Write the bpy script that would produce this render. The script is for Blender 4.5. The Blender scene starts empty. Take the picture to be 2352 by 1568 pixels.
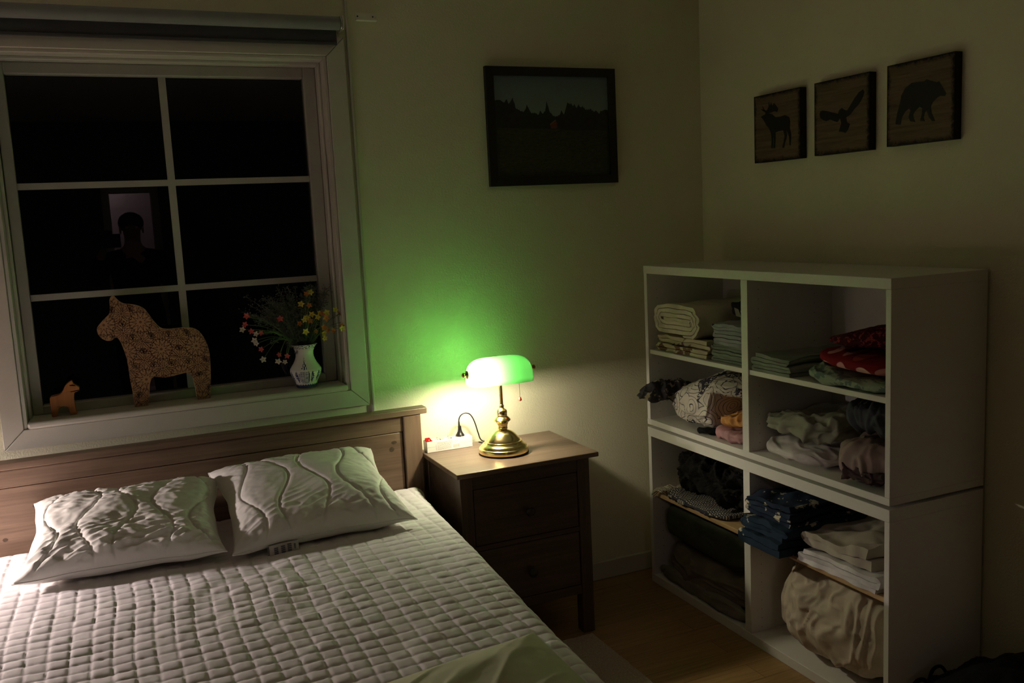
import bpy, bmesh, math, random
from mathutils import Vector, Matrix, noise
from mathutils.geometry import tessellate_polygon
S = bpy.context.scene
COL = S.collection
PI = math.pi
R = random.Random(7)

# ------------------------------------------------------------------ camera, world, exposure
CAM = Vector((-2.2422, -3.1141, 1.4741))
YAW, PITCH, ROLL, FPX = 0.4117, -0.1349, -0.0489, 2078.89
_f = Vector((math.sin(YAW) * math.cos(PITCH), math.cos(YAW) * math.cos(PITCH), math.sin(PITCH)))
_r = _f.cross(Vector((0, 0, 1))).normalized()
_u = _r.cross(_f)
CR = _r * math.cos(ROLL) + _u * math.sin(ROLL)
CU = -_r * math.sin(ROLL) + _u * math.cos(ROLL)
cd = bpy.data.cameras.new('camera')
cam = bpy.data.objects.new('camera', cd)
COL.objects.link(cam)
cd.sensor_width = 36.0
cd.lens = FPX / 2352.0 * 36.0
cd.clip_start = 0.02
cam.matrix_world = Matrix(((CR.x, CU.x, -_f.x, CAM.x), (CR.y, CU.y, -_f.y, CAM.y), (CR.z, CU.z, -_f.z, CAM.z), (0, 0, 0, 1)))
S.camera = cam
S.view_settings.view_transform = 'Standard'
S.view_settings.look = 'None'
S.view_settings.gamma = 1.0
S.view_settings.use_curve_mapping = False
S.view_settings.exposure = 0.0
W = bpy.data.worlds.new('night')
S.world = W
W.use_nodes = True
W.node_tree.nodes['Background'].inputs[0].default_value = (0.35, 0.4, 0.5, 1)
W.node_tree.nodes['Background'].inputs[1].default_value = 0.0004
S.cycles.max_bounces = 12
S.cycles.diffuse_bounces = 7
S.cycles.transmission_bounces = 8
S.cycles.sample_clamp_indirect = 80.0
S.cycles.use_denoising = True
S.cycles.use_guiding = True
S.cycles.use_surface_guiding = True
S.cycles.guiding_training_samples = 64
S.cycles.caustics_reflective = False
S.cycles.caustics_refractive = False
BULB_GREEN_LAMP = 660.0      # emission of the desk lamp's bulb
HALL = 60.0                  # emission of the hall lamp behind the doorway
BULB_LEFT_LAMP = 2500.0       # emission of the bulb in the lamp at the bed's other side


def at(px, py, ax, v):
    """point of the room seen at photo pixel (px, py) on the plane axis ax = v"""
    D = _f + CR * ((px - 1176) / FPX) - CU * ((py - 784) / FPX)
    t = (v - CAM[ax]) / D[ax]
    return CAM + D * t


# ------------------------------------------------------------------ objects
ORG = {}


def tag(o, label=None, cat=None, group=None, kind=None):
    if label: o['label'] = label
    if cat: o['category'] = cat
    if group: o['group'] = group
    if kind: o['kind'] = kind
    return o


def thing(name, loc, label, cat, group=None):
    o = bpy.data.objects.new(name, None)
    o.empty_display_size = 0.05
    COL.objects.link(o)
    o.location = loc
    ORG[o.name] = Vector(loc)
    return tag(o, label, cat, group)


class MB:
    """collects shapes given in room coordinates; build() links them as one mesh object"""
    def __init__(s):
        s.v, s.f, s.m = [], [], []

    def add(s, vs, fs, mi=0):
        b = len(s.v)
        s.v += [Vector(p) for p in vs]
        s.f += [tuple(i + b for i in q) for q in fs]
        s.m += [mi] * len(fs)
        return s

    def box(s, x0, x1, y0, y1, z0, z1, mi=0):
        return s.add([(x, y, z) for z in (z0, z1) for y in (y0, y1) for x in (x0, x1)],
                     [(0, 2, 3, 1), (4, 5, 7, 6), (0, 1, 5, 4), (2, 6, 7, 3), (0, 4, 6, 2), (1, 3, 7, 5)], mi)

    def lathe(s, prof, c=(0, 0, 0), n=32, axis='z', mi=0, cap=True, fn=None):
        vs, fs = [], []
        c = Vector(c)
        for r, z in prof:
            for k in range(n):
                a = 2 * PI * k / n
                p = (r * math.cos(a), r * math.sin(a), z)
                if axis == 'x': p = (p[2], p[0], p[1])
                if axis == 'y': p = (p[0], p[2], p[1])
                vs.append(c + Vector(p))
        b = len(s.f)
        for i in range(len(prof) - 1):
            for k in range(n):
                k2 = (k + 1) % n
                fs.append((i * n + k, i * n + k2, (i + 1) * n + k2, (i + 1) * n + k))
        nq = len(fs)
        if cap:
            fs.append(tuple(range(n))[::-1])
            fs.append(tuple((len(prof) - 1) * n + k for k in range(n)))
        s.add(vs, fs, mi)
        if fn:
            for i in range(len(prof) - 1):
                for k in range(n):
                    s.m[b + i * n + k] = fn((k + .5) / n, (prof[i][1] + prof[i + 1][1]) / 2)
        return s

    def tube(s, pts, r, n=8, mi=0, cap=True):
        pts = [Vector(p) for p in pts]
        rs = r if isinstance(r, (list, tuple)) else [r] * len(pts)
        vs, fs = [], []
        up = None
        for i, p in enumerate(pts):
            d = (pts[min(i + 1, len(pts) - 1)] - pts[max(i - 1, 0)])
            if d.length < 1e-9: d = Vector((0, 0, 1))
            d.normalize()
            if up is None:
                up = Vector((0, 0, 1)) if abs(d.z) < .9 else Vector((1, 0, 0))
            a = d.cross(up)
            if a.length < 1e-6: a = d.cross(Vector((0, 1, 0)))
            a.normalize()
            b = a.cross(d).normalized()
            up = b
            for k in range(n):
                t = 2 * PI * k / n
                vs.append(p + (a * math.cos(t) + b * math.sin(t)) * rs[i])
        for i in range(len(pts) - 1):
            for k in range(n):
                k2 = (k + 1) % n
                fs.append((i * n + k, i * n + k2, (i + 1) * n + k2, (i + 1) * n + k))
        if cap:
            fs.append(tuple(range(n))[::-1])
            fs.append(tuple((len(pts) - 1) * n + k for k in range(n)))
        return s.add(vs, fs, mi)

    def prism(s, poly, off, mi=0):
        """closed 3-D polygon given a thickness along the vector off"""
        poly = [Vector(p) for p in poly]
        off = Vector(off)
        n = len(poly)
        tri = tessellate_polygon([poly])
        vs = poly + [p + off for p in poly]
        fs = [tuple(t) for t in tri] + [tuple(i + n for i in t[::-1]) for t in tri]
        fs += [(i, i + n, (i + 1) % n + n, (i + 1) % n) for i in range(n)]
        return s.add(vs, fs, mi)

    def grid(s, fn, nu, nv, mi=0, wrap_u=False):
        vs = [fn(i / nu, j / nv) for j in range(nv + 1) for i in range(nu + 1)]
        w = nu + 1
        fs = [(j * w + i, j * w + i + 1, (j + 1) * w + i + 1, (j + 1) * w + i) for j in range(nv) for i in range(nu)]
        return s.add(vs, fs, mi)

    def ball(s, c, r, n=12, mi=0):
        rx, ry, rz = r if isinstance(r, (tuple, list)) else (r, r, r)
        m = n // 2
        c = Vector(c)
        vs = [c + Vector((rx * math.sin(PI * j / m) * math.cos(2 * PI * i / n), ry * math.sin(PI * j / m) * math.sin(2 * PI * i / n), rz * math.cos(PI * j / m))) for j in range(m + 1) for i in range(n)]
        fs = [(j * n + i, (j + 1) * n + i, (j + 1) * n + (i + 1) % n, j * n + (i + 1) % n) for j in range(m) for i in range(n)]
        return s.add(vs, fs, mi)

    def build(s, name, mats, parent=None, smooth=False, bevel=0, seg=2, origin=None, normals=True):
        me = bpy.data.meshes.new(name)
        if parent is not None:
            o0 = ORG[parent.name]
        elif origin is not None:
            o0 = Vector(origin)
        else:
            lo = [min(p[i] for p in s.v) for i in range(3)]
            hi = [max(p[i] for p in s.v) for i in range(3)]
            o0 = Vector(((lo[0] + hi[0]) / 2, (lo[1] + hi[1]) / 2, lo[2]))
        me.from_pydata([tuple(p - o0) for p in s.v], [], s.f)
        if not isinstance(mats, (list, tuple)): mats = [mats]
        for m in mats: me.materials.append(m)
        me.polygons.foreach_set('material_index', s.m)
        if normals:
            bm = bmesh.new(); bm.from_mesh(me)
            bmesh.ops.remove_doubles(bm, verts=bm.verts, dist=1e-6)
            bmesh.ops.recalc_face_normals(bm, faces=bm.faces)
            bm.to_mesh(me); bm.free()
        if smooth:
            me.polygons.foreach_set('use_smooth', [True] * len(me.polygons))
            if smooth != 'all':
                me.set_sharp_from_angle(angle=math.radians(38))
        o = bpy.data.objects.new(name, me)
        COL.objects.link(o)
        if parent is not None:
            o.parent = parent
            ORG[o.name] = o0
        else:
            o.location = o0
            ORG[o.name] = o0
        if bevel:
            b = o.modifiers.new('bevel', 'BEVEL')
            b.width = bevel; b.segments = seg; b.limit_method = 'ANGLE'
            b.harden_normals = False
            me.polygons.foreach_set('use_smooth', [True] * len(me.polygons))
            me.set_sharp_from_angle(angle=math.radians(38))
        return o


def struct(name, mb, m, parent=None, **k):
    o = mb.build(name, m, parent, **k)
    if parent is None: o['kind'] = 'structure'
    return o


def fbm(p, oct=3):
    a, s, f = 0, 1, 1
    for _ in range(oct):
        a += s * noise.noise(p * f); s *= .5; f *= 2.03
    return a


def catmull(pts, n=8):
    pts = [Vector(p) for p in pts]
    P = [pts[0]] + pts + [pts[-1]]
    out = []
    for i in range(1, len(P) - 2):
        a, b, c, d = P[i - 1], P[i], P[i + 1], P[i + 2]
        for k in range(n):
            t = k / n
            out.append(.5 * (2 * b + (c - a) * t + (2 * a - 5 * b + 4 * c - d) * t * t + (3 * b - a - 3 * c + d) * t ** 3))
    out.append(pts[-1])
    return out


# ------------------------------------------------------------------ materials
class NT:
    def __init__(s, name):
        s.m = bpy.data.materials.new(name)
        s.m.use_nodes = True
        s.t = s.m.node_tree
        s.bsdf = s.t.nodes['Principled BSDF']
        s.out = s.t.nodes['Material Output']

    def n(s, typ, **k):
        x = s.t.nodes.new(typ)
        for a, b in k.items():
            if a.startswith('i_'):
                x.inputs[a[2:].replace('_', ' ')].default_value = b
            else:
                setattr(x, a, b)
        return x

    def l(s, a, b):
        s.t.links.new(a, b)

    def coord(s, kind='Object', scale=(1, 1, 1), rot=(0, 0, 0)):
        c = s.n('ShaderNodeTexCoord')
        mp = s.n('ShaderNodeMapping')
        mp.inputs['Scale'].default_value = scale
        mp.inputs['Rotation'].default_value = rot
        s.l(c.outputs[kind], mp.inputs[0])
        return mp.outputs[0]

    def ramp(s, fac, stops, interp='LINEAR'):
        r = s.n('ShaderNodeValToRGB')
        r.color_ramp.interpolation = interp
        while len(r.color_ramp.elements) < len(stops): r.color_ramp.elements.new(0.5)
        for e, (p, c) in zip(r.color_ramp.elements, stops):
            e.position = p
            e.color = (*c, 1) if len(c) == 3 else c
        s.l(fac, r.inputs[0])
        return r.outputs[0]

    def bump(s, h, strength=.3, dist=.01):
        b = s.n('ShaderNodeBump')
        b.inputs['Strength'].default_value = strength
        b.inputs['Distance'].default_value = dist
        s.l(h, b.inputs['Height'])
        s.l(b.outputs[0], s.bsdf.inputs['Normal'])

    def set(s, rough=.5, metal=0, spec=.5, color=None, sheen=0):
        s.bsdf.inputs['Roughness'].default_value = rough
        s.bsdf.inputs['Metallic'].default_value = metal
        s.bsdf.inputs['Specular IOR Level'].default_value = spec
        if color: s.bsdf.inputs['Base Color'].default_value = (*color, 1)
        if sheen:
            s.bsdf.inputs['Sheen Weight'].default_value = sheen
        return s

    def noise(s, vec, scale, detail=3, rough=.5):
        x = s.n('ShaderNodeTexNoise')
        x.inputs['Scale'].default_value = scale
        x.inputs['Detail'].default_value = detail
        x.inputs['Roughness'].default_value = rough
        s.l(vec, x.inputs['Vector'])
        return x.outputs[0]


def mix3(a, b, t): return tuple(a[i] * (1 - t) + b[i] * t for i in range(3))


def plain(name, c, rough=.5, metal=0, var=.08, scale=30, bump=0, bscale=200, spec=.5):
    t = NT(name).set(rough, metal, spec)
    v = t.coord()
    col = t.ramp(t.noise(v, scale), [(.3, mix3(c, (0, 0, 0), var)), (.7, tuple(q * (1 + var * .3) for q in c))])
    t.l(col, t.bsdf.inputs['Base Color'])
    if bump: t.bump(t.noise(v, bscale, 2), bump, .002)
    return t.m


def fabric(name, c, c2=None, var=.12, scale=14, bump=.35, weave=420, rough=.9):
    t = NT(name).set(rough, 0, .15, sheen=.0)
    v = t.coord()
    c2 = c2 or mix3(c, (0, 0, 0), var * 2)
    col = t.ramp(t.noise(v, scale, 4), [(.32, c2), (.62, c)])
    t.l(col, t.bsdf.inputs['Base Color'])
    t.bump(t.noise(v, weave, 2), bump, .0012)
    return t.m


def wood(name, dark, light, axis='x', rough=.5, scale=1.0, spec=.4):
    t = NT(name).set(rough, 0, spec)
    sc = {'x': (1.2, 26, 26), 'y': (26, 1.2, 26), 'z': (26, 26, 1.2)}[axis]
    v = t.coord('Object', tuple(a * scale for a in sc))
    g = t.noise(v, 1.6, 6, .6)
    v2 = t.coord('Object', tuple(a * scale * 3 for a in sc))
    g2 = t.noise(v2, 2.0, 4, .6)
    ad = t.n('ShaderNodeMath', operation='MULTIPLY_ADD')
    t.l(g2, ad.inputs[0]); ad.inputs[1].default_value = .35; t.l(g, ad.inputs[2])
    col = t.ramp(ad.outputs[0], [(.42, dark), (.9, light)])
    t.l(col, t.bsdf.inputs['Base Color'])
    t.bump(g2, .12, .002)
    return t.m


M = {}
# wallpaper: off-white with a fine relief
t = NT('wallpaper').set(.75, 0, .25)
v = t.coord()
t.l(t.ramp(t.noise(v, 3), [(.3, (.71, .68, .52)), (.7, (.77, .735, .565))]), t.bsdf.inputs['Base Color'])
t.bump(t.noise(v, 150, 3, .6), .42, .004)
M['wall'] = t.m
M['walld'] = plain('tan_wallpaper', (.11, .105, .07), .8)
M['ceil'] = plain('ceiling_paint', (.75, .74, .70), .8)
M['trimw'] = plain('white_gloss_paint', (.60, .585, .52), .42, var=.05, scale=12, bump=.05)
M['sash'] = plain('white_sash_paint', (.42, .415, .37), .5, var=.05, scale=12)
M['shelfw'] = plain('white_melamine', (.74, .72, .69), .38, var=.03, scale=8)
t = NT('white_melamine_drilled').set(.38, 0, .5)
v = t.coord('Object')
sp = t.n('ShaderNodeSeparateXYZ'); t.l(v, sp.inputs[0])


def _m(op, a, b=None):
    x = t.n('ShaderNodeMath', operation=op)
    if hasattr(a, 'links'): t.l(a, x.inputs[0])
    else: x.inputs[0].default_value = a
    if b is not None:
        if hasattr(b, 'links'): t.l(b, x.inputs[1])
        else: x.inputs[1].default_value = b
    return x.outputs[0]


# two columns of small shelf-pin holes 32 mm apart
dx = _m('MINIMUM', _m('ABSOLUTE', _m('ADD', sp.outputs[0], .140)), _m('ABSOLUTE', _m('SUBTRACT', sp.outputs[0], .095)))
dz = _m('MULTIPLY', _m('ABSOLUTE', _m('SUBTRACT', _m('FRACT', _m('DIVIDE', sp.outputs[2], .032)), .5)), .032)
d2 = _m('ADD', _m('MULTIPLY', dx, dx), _m('MULTIPLY', dz, dz))
t.l(t.ramp(_m('MULTIPLY', d2, 100000.0), [(.16, (.02, .02, .02)), (.24, (.74, .72, .69))]), t.bsdf.inputs['Base Color'])
M['shelfh'] = t.m
M['beech'] = wood('beech_board', (.40, .26, .13), (.55, .38, .20), 'y', .5)
M['bedwood'] = wood('stained_pine', (.125, .078, .052), (.27, .18, .125), 'x', .42)
M['bedwoodz'] = wood('stained_pine_upright', (.125, .078, .052), (.27, .18, .125), 'z', .42)
M['nswood'] = wood('brown_nightstand_stain_lit', (.115, .078, .056), (.22, .155, .11), 'x', .36, 1.4)  # top board's copy of the stain, kept brighter for the lamplight on it
M['nswoodz'] = wood('brown_nightstand_stain_shaded_upright', (.055, .037, .027), (.12, .08, .058), 'z', .4, 1.4)  # same stain for the legs, shade put into the colour
M['nsfront'] = wood('brown_nightstand_stain_shaded', (.055, .037, .027), (.11, .074, .053), 'x', .42, 1.4)  # same stain darkened: shade on drawers, rails and sides is in the colour
M['knob'] = plain('dark_knob', (.03, .024, .02), .4)
M['black'] = plain('black_frame', (.008, .008, .008), .45)
M['blackplastic'] = plain('black_plastic', (.012, .012, .012), .35)
M['strip'] = plain('white_plastic', (.82, .80, .74), .35, var=.02)
M['brass'] = NT('polished_brass').set(.2, 1, .5, (.93, .76, .36)).m
M['brassd'] = NT('aged_brass').set(.25, 1, .5, (.45, .32, .12)).m
M['felt'] = plain('black_felt', (.01, .01, .01), .9)
M['pad'] = fabric('white_quilt_cotton', (.76, .735, .755), (.72, .695, .71), bump=.15)
M['pillow'] = fabric('white_pillow_cotton', (.80, .79, .76), (.75, .74, .71), bump=.15)
M['mattress'] = fabric('grey_mattress_ticking', (.42, .42, .40))
M['sage'] = fabric('sage_green_cotton', (.56, .58, .42), (.50, .52, .37), bump=.12)
M['steel'] = NT('steel').set(.3, 1, .5, (.55, .55, .52)).m
# ------------------------------------------------------------------ setting
RX0, RY0, HZ = -3.75, -4.9, 2.42
t = NT('oak_laminate').set(.42, 0, .4)
v = t.coord('Object')
br = t.n('ShaderNodeTexBrick', offset=.37, squash=1)
t.l(v, br.inputs['Vector'])
br.inputs['Scale'].default_value = 1
br.inputs['Mortar Size'].default_value = .0012
br.inputs['Brick Width'].default_value = 1.3
br.inputs['Row Height'].default_value = .095
br.inputs['Color1'].default_value = (.44, .28, .115, 1)
br.inputs['Color2'].default_value = (.37, .228, .09, 1)
br.inputs['Mortar'].default_value = (.20, .12, .05, 1)
gv = t.coord('Object', (3, 60, 1))
gr = t.ramp(t.noise(gv, 1.5, 6, .65), [(.3, (.55, .5, .45)), (.75, (1.1, 1.1, 1.1))])
mx = t.n('ShaderNodeMix', data_type='RGBA', blend_type='MULTIPLY')
mx.inputs[0].default_value = .85
t.l(br.outputs[0], mx.inputs[6]); t.l(gr, mx.inputs[7])
t.l(mx.outputs[2], t.bsdf.inputs['Base Color'])
M['floor'] = t.m
struct('floor', MB().box(RX0, 0, RY0, 0, -.1, 0), M['floor'], origin=(0, 0, 0))
struct('ceiling', MB().box(RX0, 0, RY0, 0, HZ, HZ + .1), M['ceil'])
# back wall with the window opening
WX0, WX1, WZ0, WZ1 = -2.534, -1.515, .905, 2.042
b = MB()
b.box(RX0 - .2, WX0, 0, .2, -.1, HZ + .1).box(WX1, .2, 0, .2, -.1, HZ + .1)
b.box(WX0, WX1, 0, .2, -.1, WZ0).box(WX0, WX1, 0, .2, WZ1, HZ + .1)
struct('wall_back', b, M['wall'])
struct('wall_right', MB().box(0, .2, RY0, 0, -.1, HZ + .1), M['wall'])
struct('wall_left', MB().box(RX0 - .2, RX0, RY0, 0, -.1, HZ + .1), M['walld'])
b = MB()
DX0, DX1, DZ = -2.20, -1.88, 1.84
b.box(RX0 - .2, DX0, RY0 - .15, RY0, -.1, HZ + .1).box(DX1, .2, RY0 - .15, RY0, -.1, HZ + .1).box(DX0, DX1, RY0 - .15, RY0, DZ, HZ + .1)
b.box(DX0, DX1, RY0 - .15, RY0, -.1, 0)
struct('wall_front', b, M['walld'])
struct('baseboard_back', MB().box(RX0, -.001, -.014, 0, 0, .075), M['trimw'], bevel=.003)
struct('baseboard_right', MB().box(-.014, 0, RY0, -.015, 0, .075), M['trimw'], bevel=.003)
struct('trim_1', MB().box(-1.4405, -1.431, -.014, 0, .08, HZ), M['trimw'], bevel=.003)

# window: casing boards mitred, lining, sill, sash, bars, glass
win = thing('window_1', (-2.02, 0, .845), None, None)
win['kind'] = 'structure'
CX0, CX1, CZ0, CZ1 = -2.593, -1.452, .845, 2.105
y0, y1 = -.02, 0
g = .0012


def board(p):   # 4 corner (x,z) points of one mitred casing board
    return MB().prism([(x, y0, z) for x, z in p], (0, y1 - y0 - .0005, 0))


board([(CX0, CZ0), (CX1, CZ0), (WX1, WZ0), (WX0, WZ0)][::1]).build('casing_board', M['trimw'], win, bevel=.002)
board([(CX0, CZ1), (WX0, WZ1), (WX1, WZ1), (CX1, CZ1)]).build('casing_board', M['trimw'], win, bevel=.002)
board([(CX0, CZ0 + g), (WX0 - .0005, WZ0 + g), (WX0 - .0005, WZ1 - g), (CX0, CZ1 - g)]).build('casing_board', M['trimw'], win, bevel=.002)
board([(CX1, CZ0 + g), (CX1, CZ1 - g), (WX1 + .0005, WZ1 - g), (WX1 + .0005, WZ0 + g)]).build('casing_board', M['trimw'], win, bevel=.002)
b = MB()
b.box(WX0, WX0 + .011, -.012, .2, WZ0, WZ1).box(WX1 - .011, WX1, -.012, .2, WZ0, WZ1).box(WX0 + .011, WX1 - .011, -.012, .2, WZ1 - .012, WZ1)
b.box(WX0 + .011, WX0 + .02, .045, .2, WZ0, WZ1 - .012).box(WX1 - .02, WX1 - .011, .045, .2, WZ0, WZ1 - .012).box(WX0 + .02, WX1 - .02, .045, .2, WZ1 - .022, WZ1 - .012)
b.build('lining', M['trimw'], win, bevel=.0025)
MB().box(WX0 + .0115, WX1 - .0115, -.032, .16, WZ0 + .001, .927).build('window_sill', M['trimw'], win, bevel=.008, seg=3)
SX0, SX1, SZ0, SZ1 = -2.483, -1.578, .957, 1.983
ox0, ox1, oz0, oz1 = WX0 + .0205, WX1 - .0205, .928, WZ1 - .0225
b = MB()
b.box(ox0, SX0, .085, .125, oz0, oz1).box(SX1, ox1, .085, .125, oz0, oz1).box(SX0, SX1, .085, .125, oz0, SZ0).box(SX0, SX1, .085, .125, SZ1, oz1)
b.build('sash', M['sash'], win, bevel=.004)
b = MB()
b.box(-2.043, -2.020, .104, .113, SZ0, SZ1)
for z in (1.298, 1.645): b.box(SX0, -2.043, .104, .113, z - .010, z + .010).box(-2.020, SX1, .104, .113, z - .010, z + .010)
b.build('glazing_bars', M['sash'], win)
t = NT('window_glass')
tr = t.n('ShaderNodeBsdfTransparent'); gl = t.n('ShaderNodeBsdfGlossy'); gl.inputs['Roughness'].default_value = .0
fr = t.n('ShaderNodeFresnel'); fr.inputs[0].default_value = 1.5
ms = t.n('ShaderNodeMixShader')
t.l(fr.outputs[0], ms.inputs[0]); t.l(tr.outputs[0], ms.inputs[1]); t.l(gl.outputs[0], ms.inputs[2]); t.l(ms.outputs[0], t.out.inputs[0])
MB().box(SX0 - .004, SX1 + .004, .116, .120, SZ0 - .004, SZ1 + .004).build('glass', t.m, win)

# ------------------------------------------------------------------ roller blind and spare bracket
bl = thing('roller_blind', (-2.0, -.06, 2.07), 'grey roller blind rolled up above the window', 'blind')
M['blind'] = fabric('grey_blind_cloth', (.27, .29, .29), (.25, .27, .27), bump=.1)
M['blindd'] = fabric('dark_blind_backing', (.10, .105, .11), (.09, .095, .10), bump=.1)
MB().lathe([(.0215, -2.72), (.0215, -1.4745)], (0, -.058, 2.1385), 40, 'x').build('rolled_cloth', M['blind'], bl, smooth=True)
hem = MB().box(-2.715, -1.481, -.0372, -.0358, 2.073, 2.142).build('hanging_cloth', M['blindd'], bl)
hem['label'] = 'dark hanging edge of the blind cloth'
MB().box(-2.715, -1.481, -.0412, -.0374, 2.0735, 2.083).build('bottom_bar', M['blindd'], bl, bevel=.0015)
b = MB().lathe([(.019, -1.4745), (.0235, -1.4735), (.0235, -1.4695), (.02, -1.4685)], (0, -.058, 2.1385), 32, 'x')
b.build('end_cap', M['steel'], bl, smooth=True)
b = MB().box(-1.4683, -1.4653, -.083, -.0005, 2.117, 2.16)
b.build('bracket', M['trimw'], bl, bevel=.001)
cb = thing('blind_bracket', (-1.368, -.004, 2.164), 'small empty white bracket screwed to the wall right of the blind', 'bracket')
c0 = at(816, 30, 1, -.004); c1 = at(862, 48, 1, -.004)
b = MB().box(c0.x, c1.x, -.004, -.0003, c1.z, c0.z + .002).box(c0.x - .002, c1.x + .002, -.022, -.0003, c1.z - .003, c1.z)
b.build('plate', M['strip'], cb, bevel=.0006)
for fx in (.1, .88):
    MB().lathe([(.0022, -.0062), (.0026, -.004)], (c0.x + (c1.x - c0.x) * fx, 0, c0.z - .010), 12, 'y').build('screw', M['blackplastic'], cb)

# ------------------------------------------------------------------ framed landscape
fx0, fx1, fz0, fz1 = -.9443, -.4067, 1.5934, 2.0219
fr_ = thing('framed_picture', (-.675, -.001, fz0), 'black framed landscape picture of a dark tree line and meadow above the lamp', 'picture')
FT, FD = .031, -.021
tl, trr, blc, brc = at(1115.5, 148, 1, FD), at(1413.5, 160.6, 1, FD), at(1126.3, 426, 1, FD), at(1419.2, 421, 1, FD)
fx0, fx1 = (tl.x + blc.x) / 2, (trr.x + brc.x) / 2
fz0, fz1 = (blc.z + brc.z) / 2, (tl.z + trr.z) / 2
b = MB()
for p in ([(fx0, fz0), (fx1, fz0), (fx1 - FT, fz0 + FT), (fx0 + FT, fz0 + FT)], [(fx0, fz1), (fx0 + FT, fz1 - FT), (fx1 - FT, fz1 - FT), (fx1, fz1)],
          [(fx0, fz0), (fx0 + FT, fz0 + FT), (fx0 + FT, fz1 - FT), (fx0, fz1)], [(fx1, fz0), (fx1, fz1), (fx1 - FT, fz1 - FT), (fx1 - FT, fz0 + FT)]):
    b.prism([(x, FD, z) for x, z in p], (0, -FD - .002, 0))
b.build('frame', M['black'], fr_)
t = NT('print_sky').set(.4, 0, .4)
v = t.coord('Generated')
sp = t.n('ShaderNodeSeparateXYZ'); t.l(v, sp.inputs[0])
t.l(t.ramp(sp.outputs[2], [(.45, (.22, .27, .25)), (1, (.13, .18, .22))]), t.bsdf.inputs['Base Color'])
M['psky'] = t.m
M['pforest'] = plain('print_forest', (.018, .022, .016), .4, var=.5, scale=60)
t = NT('print_meadow').set(.4, 0, .4)
v = t.coord('Object', (40, 40, 120))
t.l(t.ramp(t.noise(v, 1.5, 6, .7), [(.3, (.020, .024, .012)), (.6, (.050, .056, .028)), (.8, (.10, .10, .06))]), t.bsdf.inputs['Base Color'])
M['pmeadow'] = t.m
M['pred'] = plain('print_cabin_red', (.16, .03, .02), .4)
M['proof'] = plain('print_cabin_roof', (.16, .11, .06), .4)


def pq(x, y): return 1090 + x / 4.9, 120 + y / 4.9


px0, px1, pz0, pz1 = fx0 + FT, fx1 - FT, fz0 + FT, fz1 - FT
A_, B_, C_, D_ = (220, 230), (1508, 275), (250, 1410), (1540, 1400)


def inpic(x, y):   # crop position inside the print -> room position on the print
    vv = (y - 235) / (1405 - 235)
    xl = A_[0] + (C_[0] - A_[0]) * vv; xr = B_[0] + (D_[0] - B_[0]) * vv
    uu = (x - xl) / (xr - xl)
    yt = A_[1] + (B_[1] - A_[1]) * uu; yb = C_[1] + (D_[1] - C_[1]) * uu
    vv = (y - yt) / (yb - yt)
    return px0 + min(max(uu, 0), 1) * (px1 - px0), pz1 - min(max(vv, 0), 1) * (pz1 - pz0)


b = MB().box(px0 - .004, px1 + .004, -.0115, -.003, pz0 - .004, pz1 + .004, 0)
tree = [(200, 510), (300, 515), (335, 545), (370, 505), (385, 560), (410, 530), (430, 487), (455, 560), (460, 600), (510, 640), (545, 655), (575, 620), (585, 570), (610, 620), (630, 660), (690, 670), (715, 690), (735, 640), (760, 680), (790, 650), (808, 530), (838, 650), (870, 690), (900, 715), (950, 700), (975, 640), (1000, 690), (1020, 640), (1045, 550), (1075, 580), (1085, 560), (1110, 600), (1125, 570), (1150, 620), (1175, 575), (1195, 610), (1220, 595), (1250, 640), (1320, 635), (1360, 665), (1375, 650), (1410, 690), (1440, 655), (1490, 645), (1560, 665), (1560, 885), (1100, 880), (900, 855), (560, 845), (200, 830)]
# ragged tree tops between the traced points
rag = []
for i, p in enumerate(tree[:-6]):
    rag.append(p)
    q = tree[i + 1]
    k = max(1, int(abs(q[0] - p[0]) / 9))
    for j in range(1, k):
        rag.append((p[0] + (q[0] - p[0]) * j / k, p[1] + (q[1] - p[1]) * j / k + (R.random() * 14 if j % 2 else -R.random() * 8)))
tree = rag + tree[-6:]


def flat(poly, dy, mi):
    b.prism([(inpic(x, y)[0], dy, inpic(x, y)[1]) for x, y in poly], (0, -dy - .0112, 0), mi)


top_ = [p for p in tree if p[1] < 800]
for p, q in zip(top_[:-1], top_[1:]):
    if q[0] - p[0] > .01:
        b.add([(inpic(*c)[0], -.0118, inpic(*c)[1]) for c in (p, q, (q[0], 880), (p[0], 880))], [(0, 1, 2, 3)], 1)
flat([(200, 830), (560, 843), (900, 853), (1100, 878), (1560, 880), (1600, 1450), (200, 1450)], -.0120, 2)
flat([(845, 800), (905, 755), (925, 790), (925, 848), (855, 848)], -.0123, 3)
flat([(838, 803), (905, 748), (912, 756), (848, 808)], -.0125, 4)
b.build('print', [M['psky'], M['pforest'], M['pmeadow'], M['pred'], M['proof']], fr_, normals=False)

# ------------------------------------------------------------------ three animal plaques on the right wall
t = NT('worn_plank_print').set(.6, 0, .2)
v = t.coord('Object', (1, 1, 1))
gv = t.coord('Object', (20, 3, 45))
gn = t.ramp(t.noise(gv, 1.6, 6, .7), [(.3, (.10, .070, .045)), (.7, (.20, .145, .095))])
gc = t.coord('Generated')
sp = t.n('ShaderNodeSeparateXYZ'); t.l(gc, sp.inputs[0])
edge = None
for o_ in (1, 2):
    a = t.n('ShaderNodeMath', operation='SUBTRACT'); t.l(sp.outputs[o_], a.inputs[0]); a.inputs[1].default_value = .5
    c = t.n('ShaderNodeMath', operation='ABSOLUTE'); t.l(a.outputs[0], c.inputs[0])
    if edge is None: edge = c.outputs[0]
    else:
        m_ = t.n('ShaderNodeMath', operation='MAXIMUM'); t.l(edge, m_.inputs[0]); t.l(c.outputs[0], m_.inputs[1]); edge = m_.outputs[0]
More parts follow.
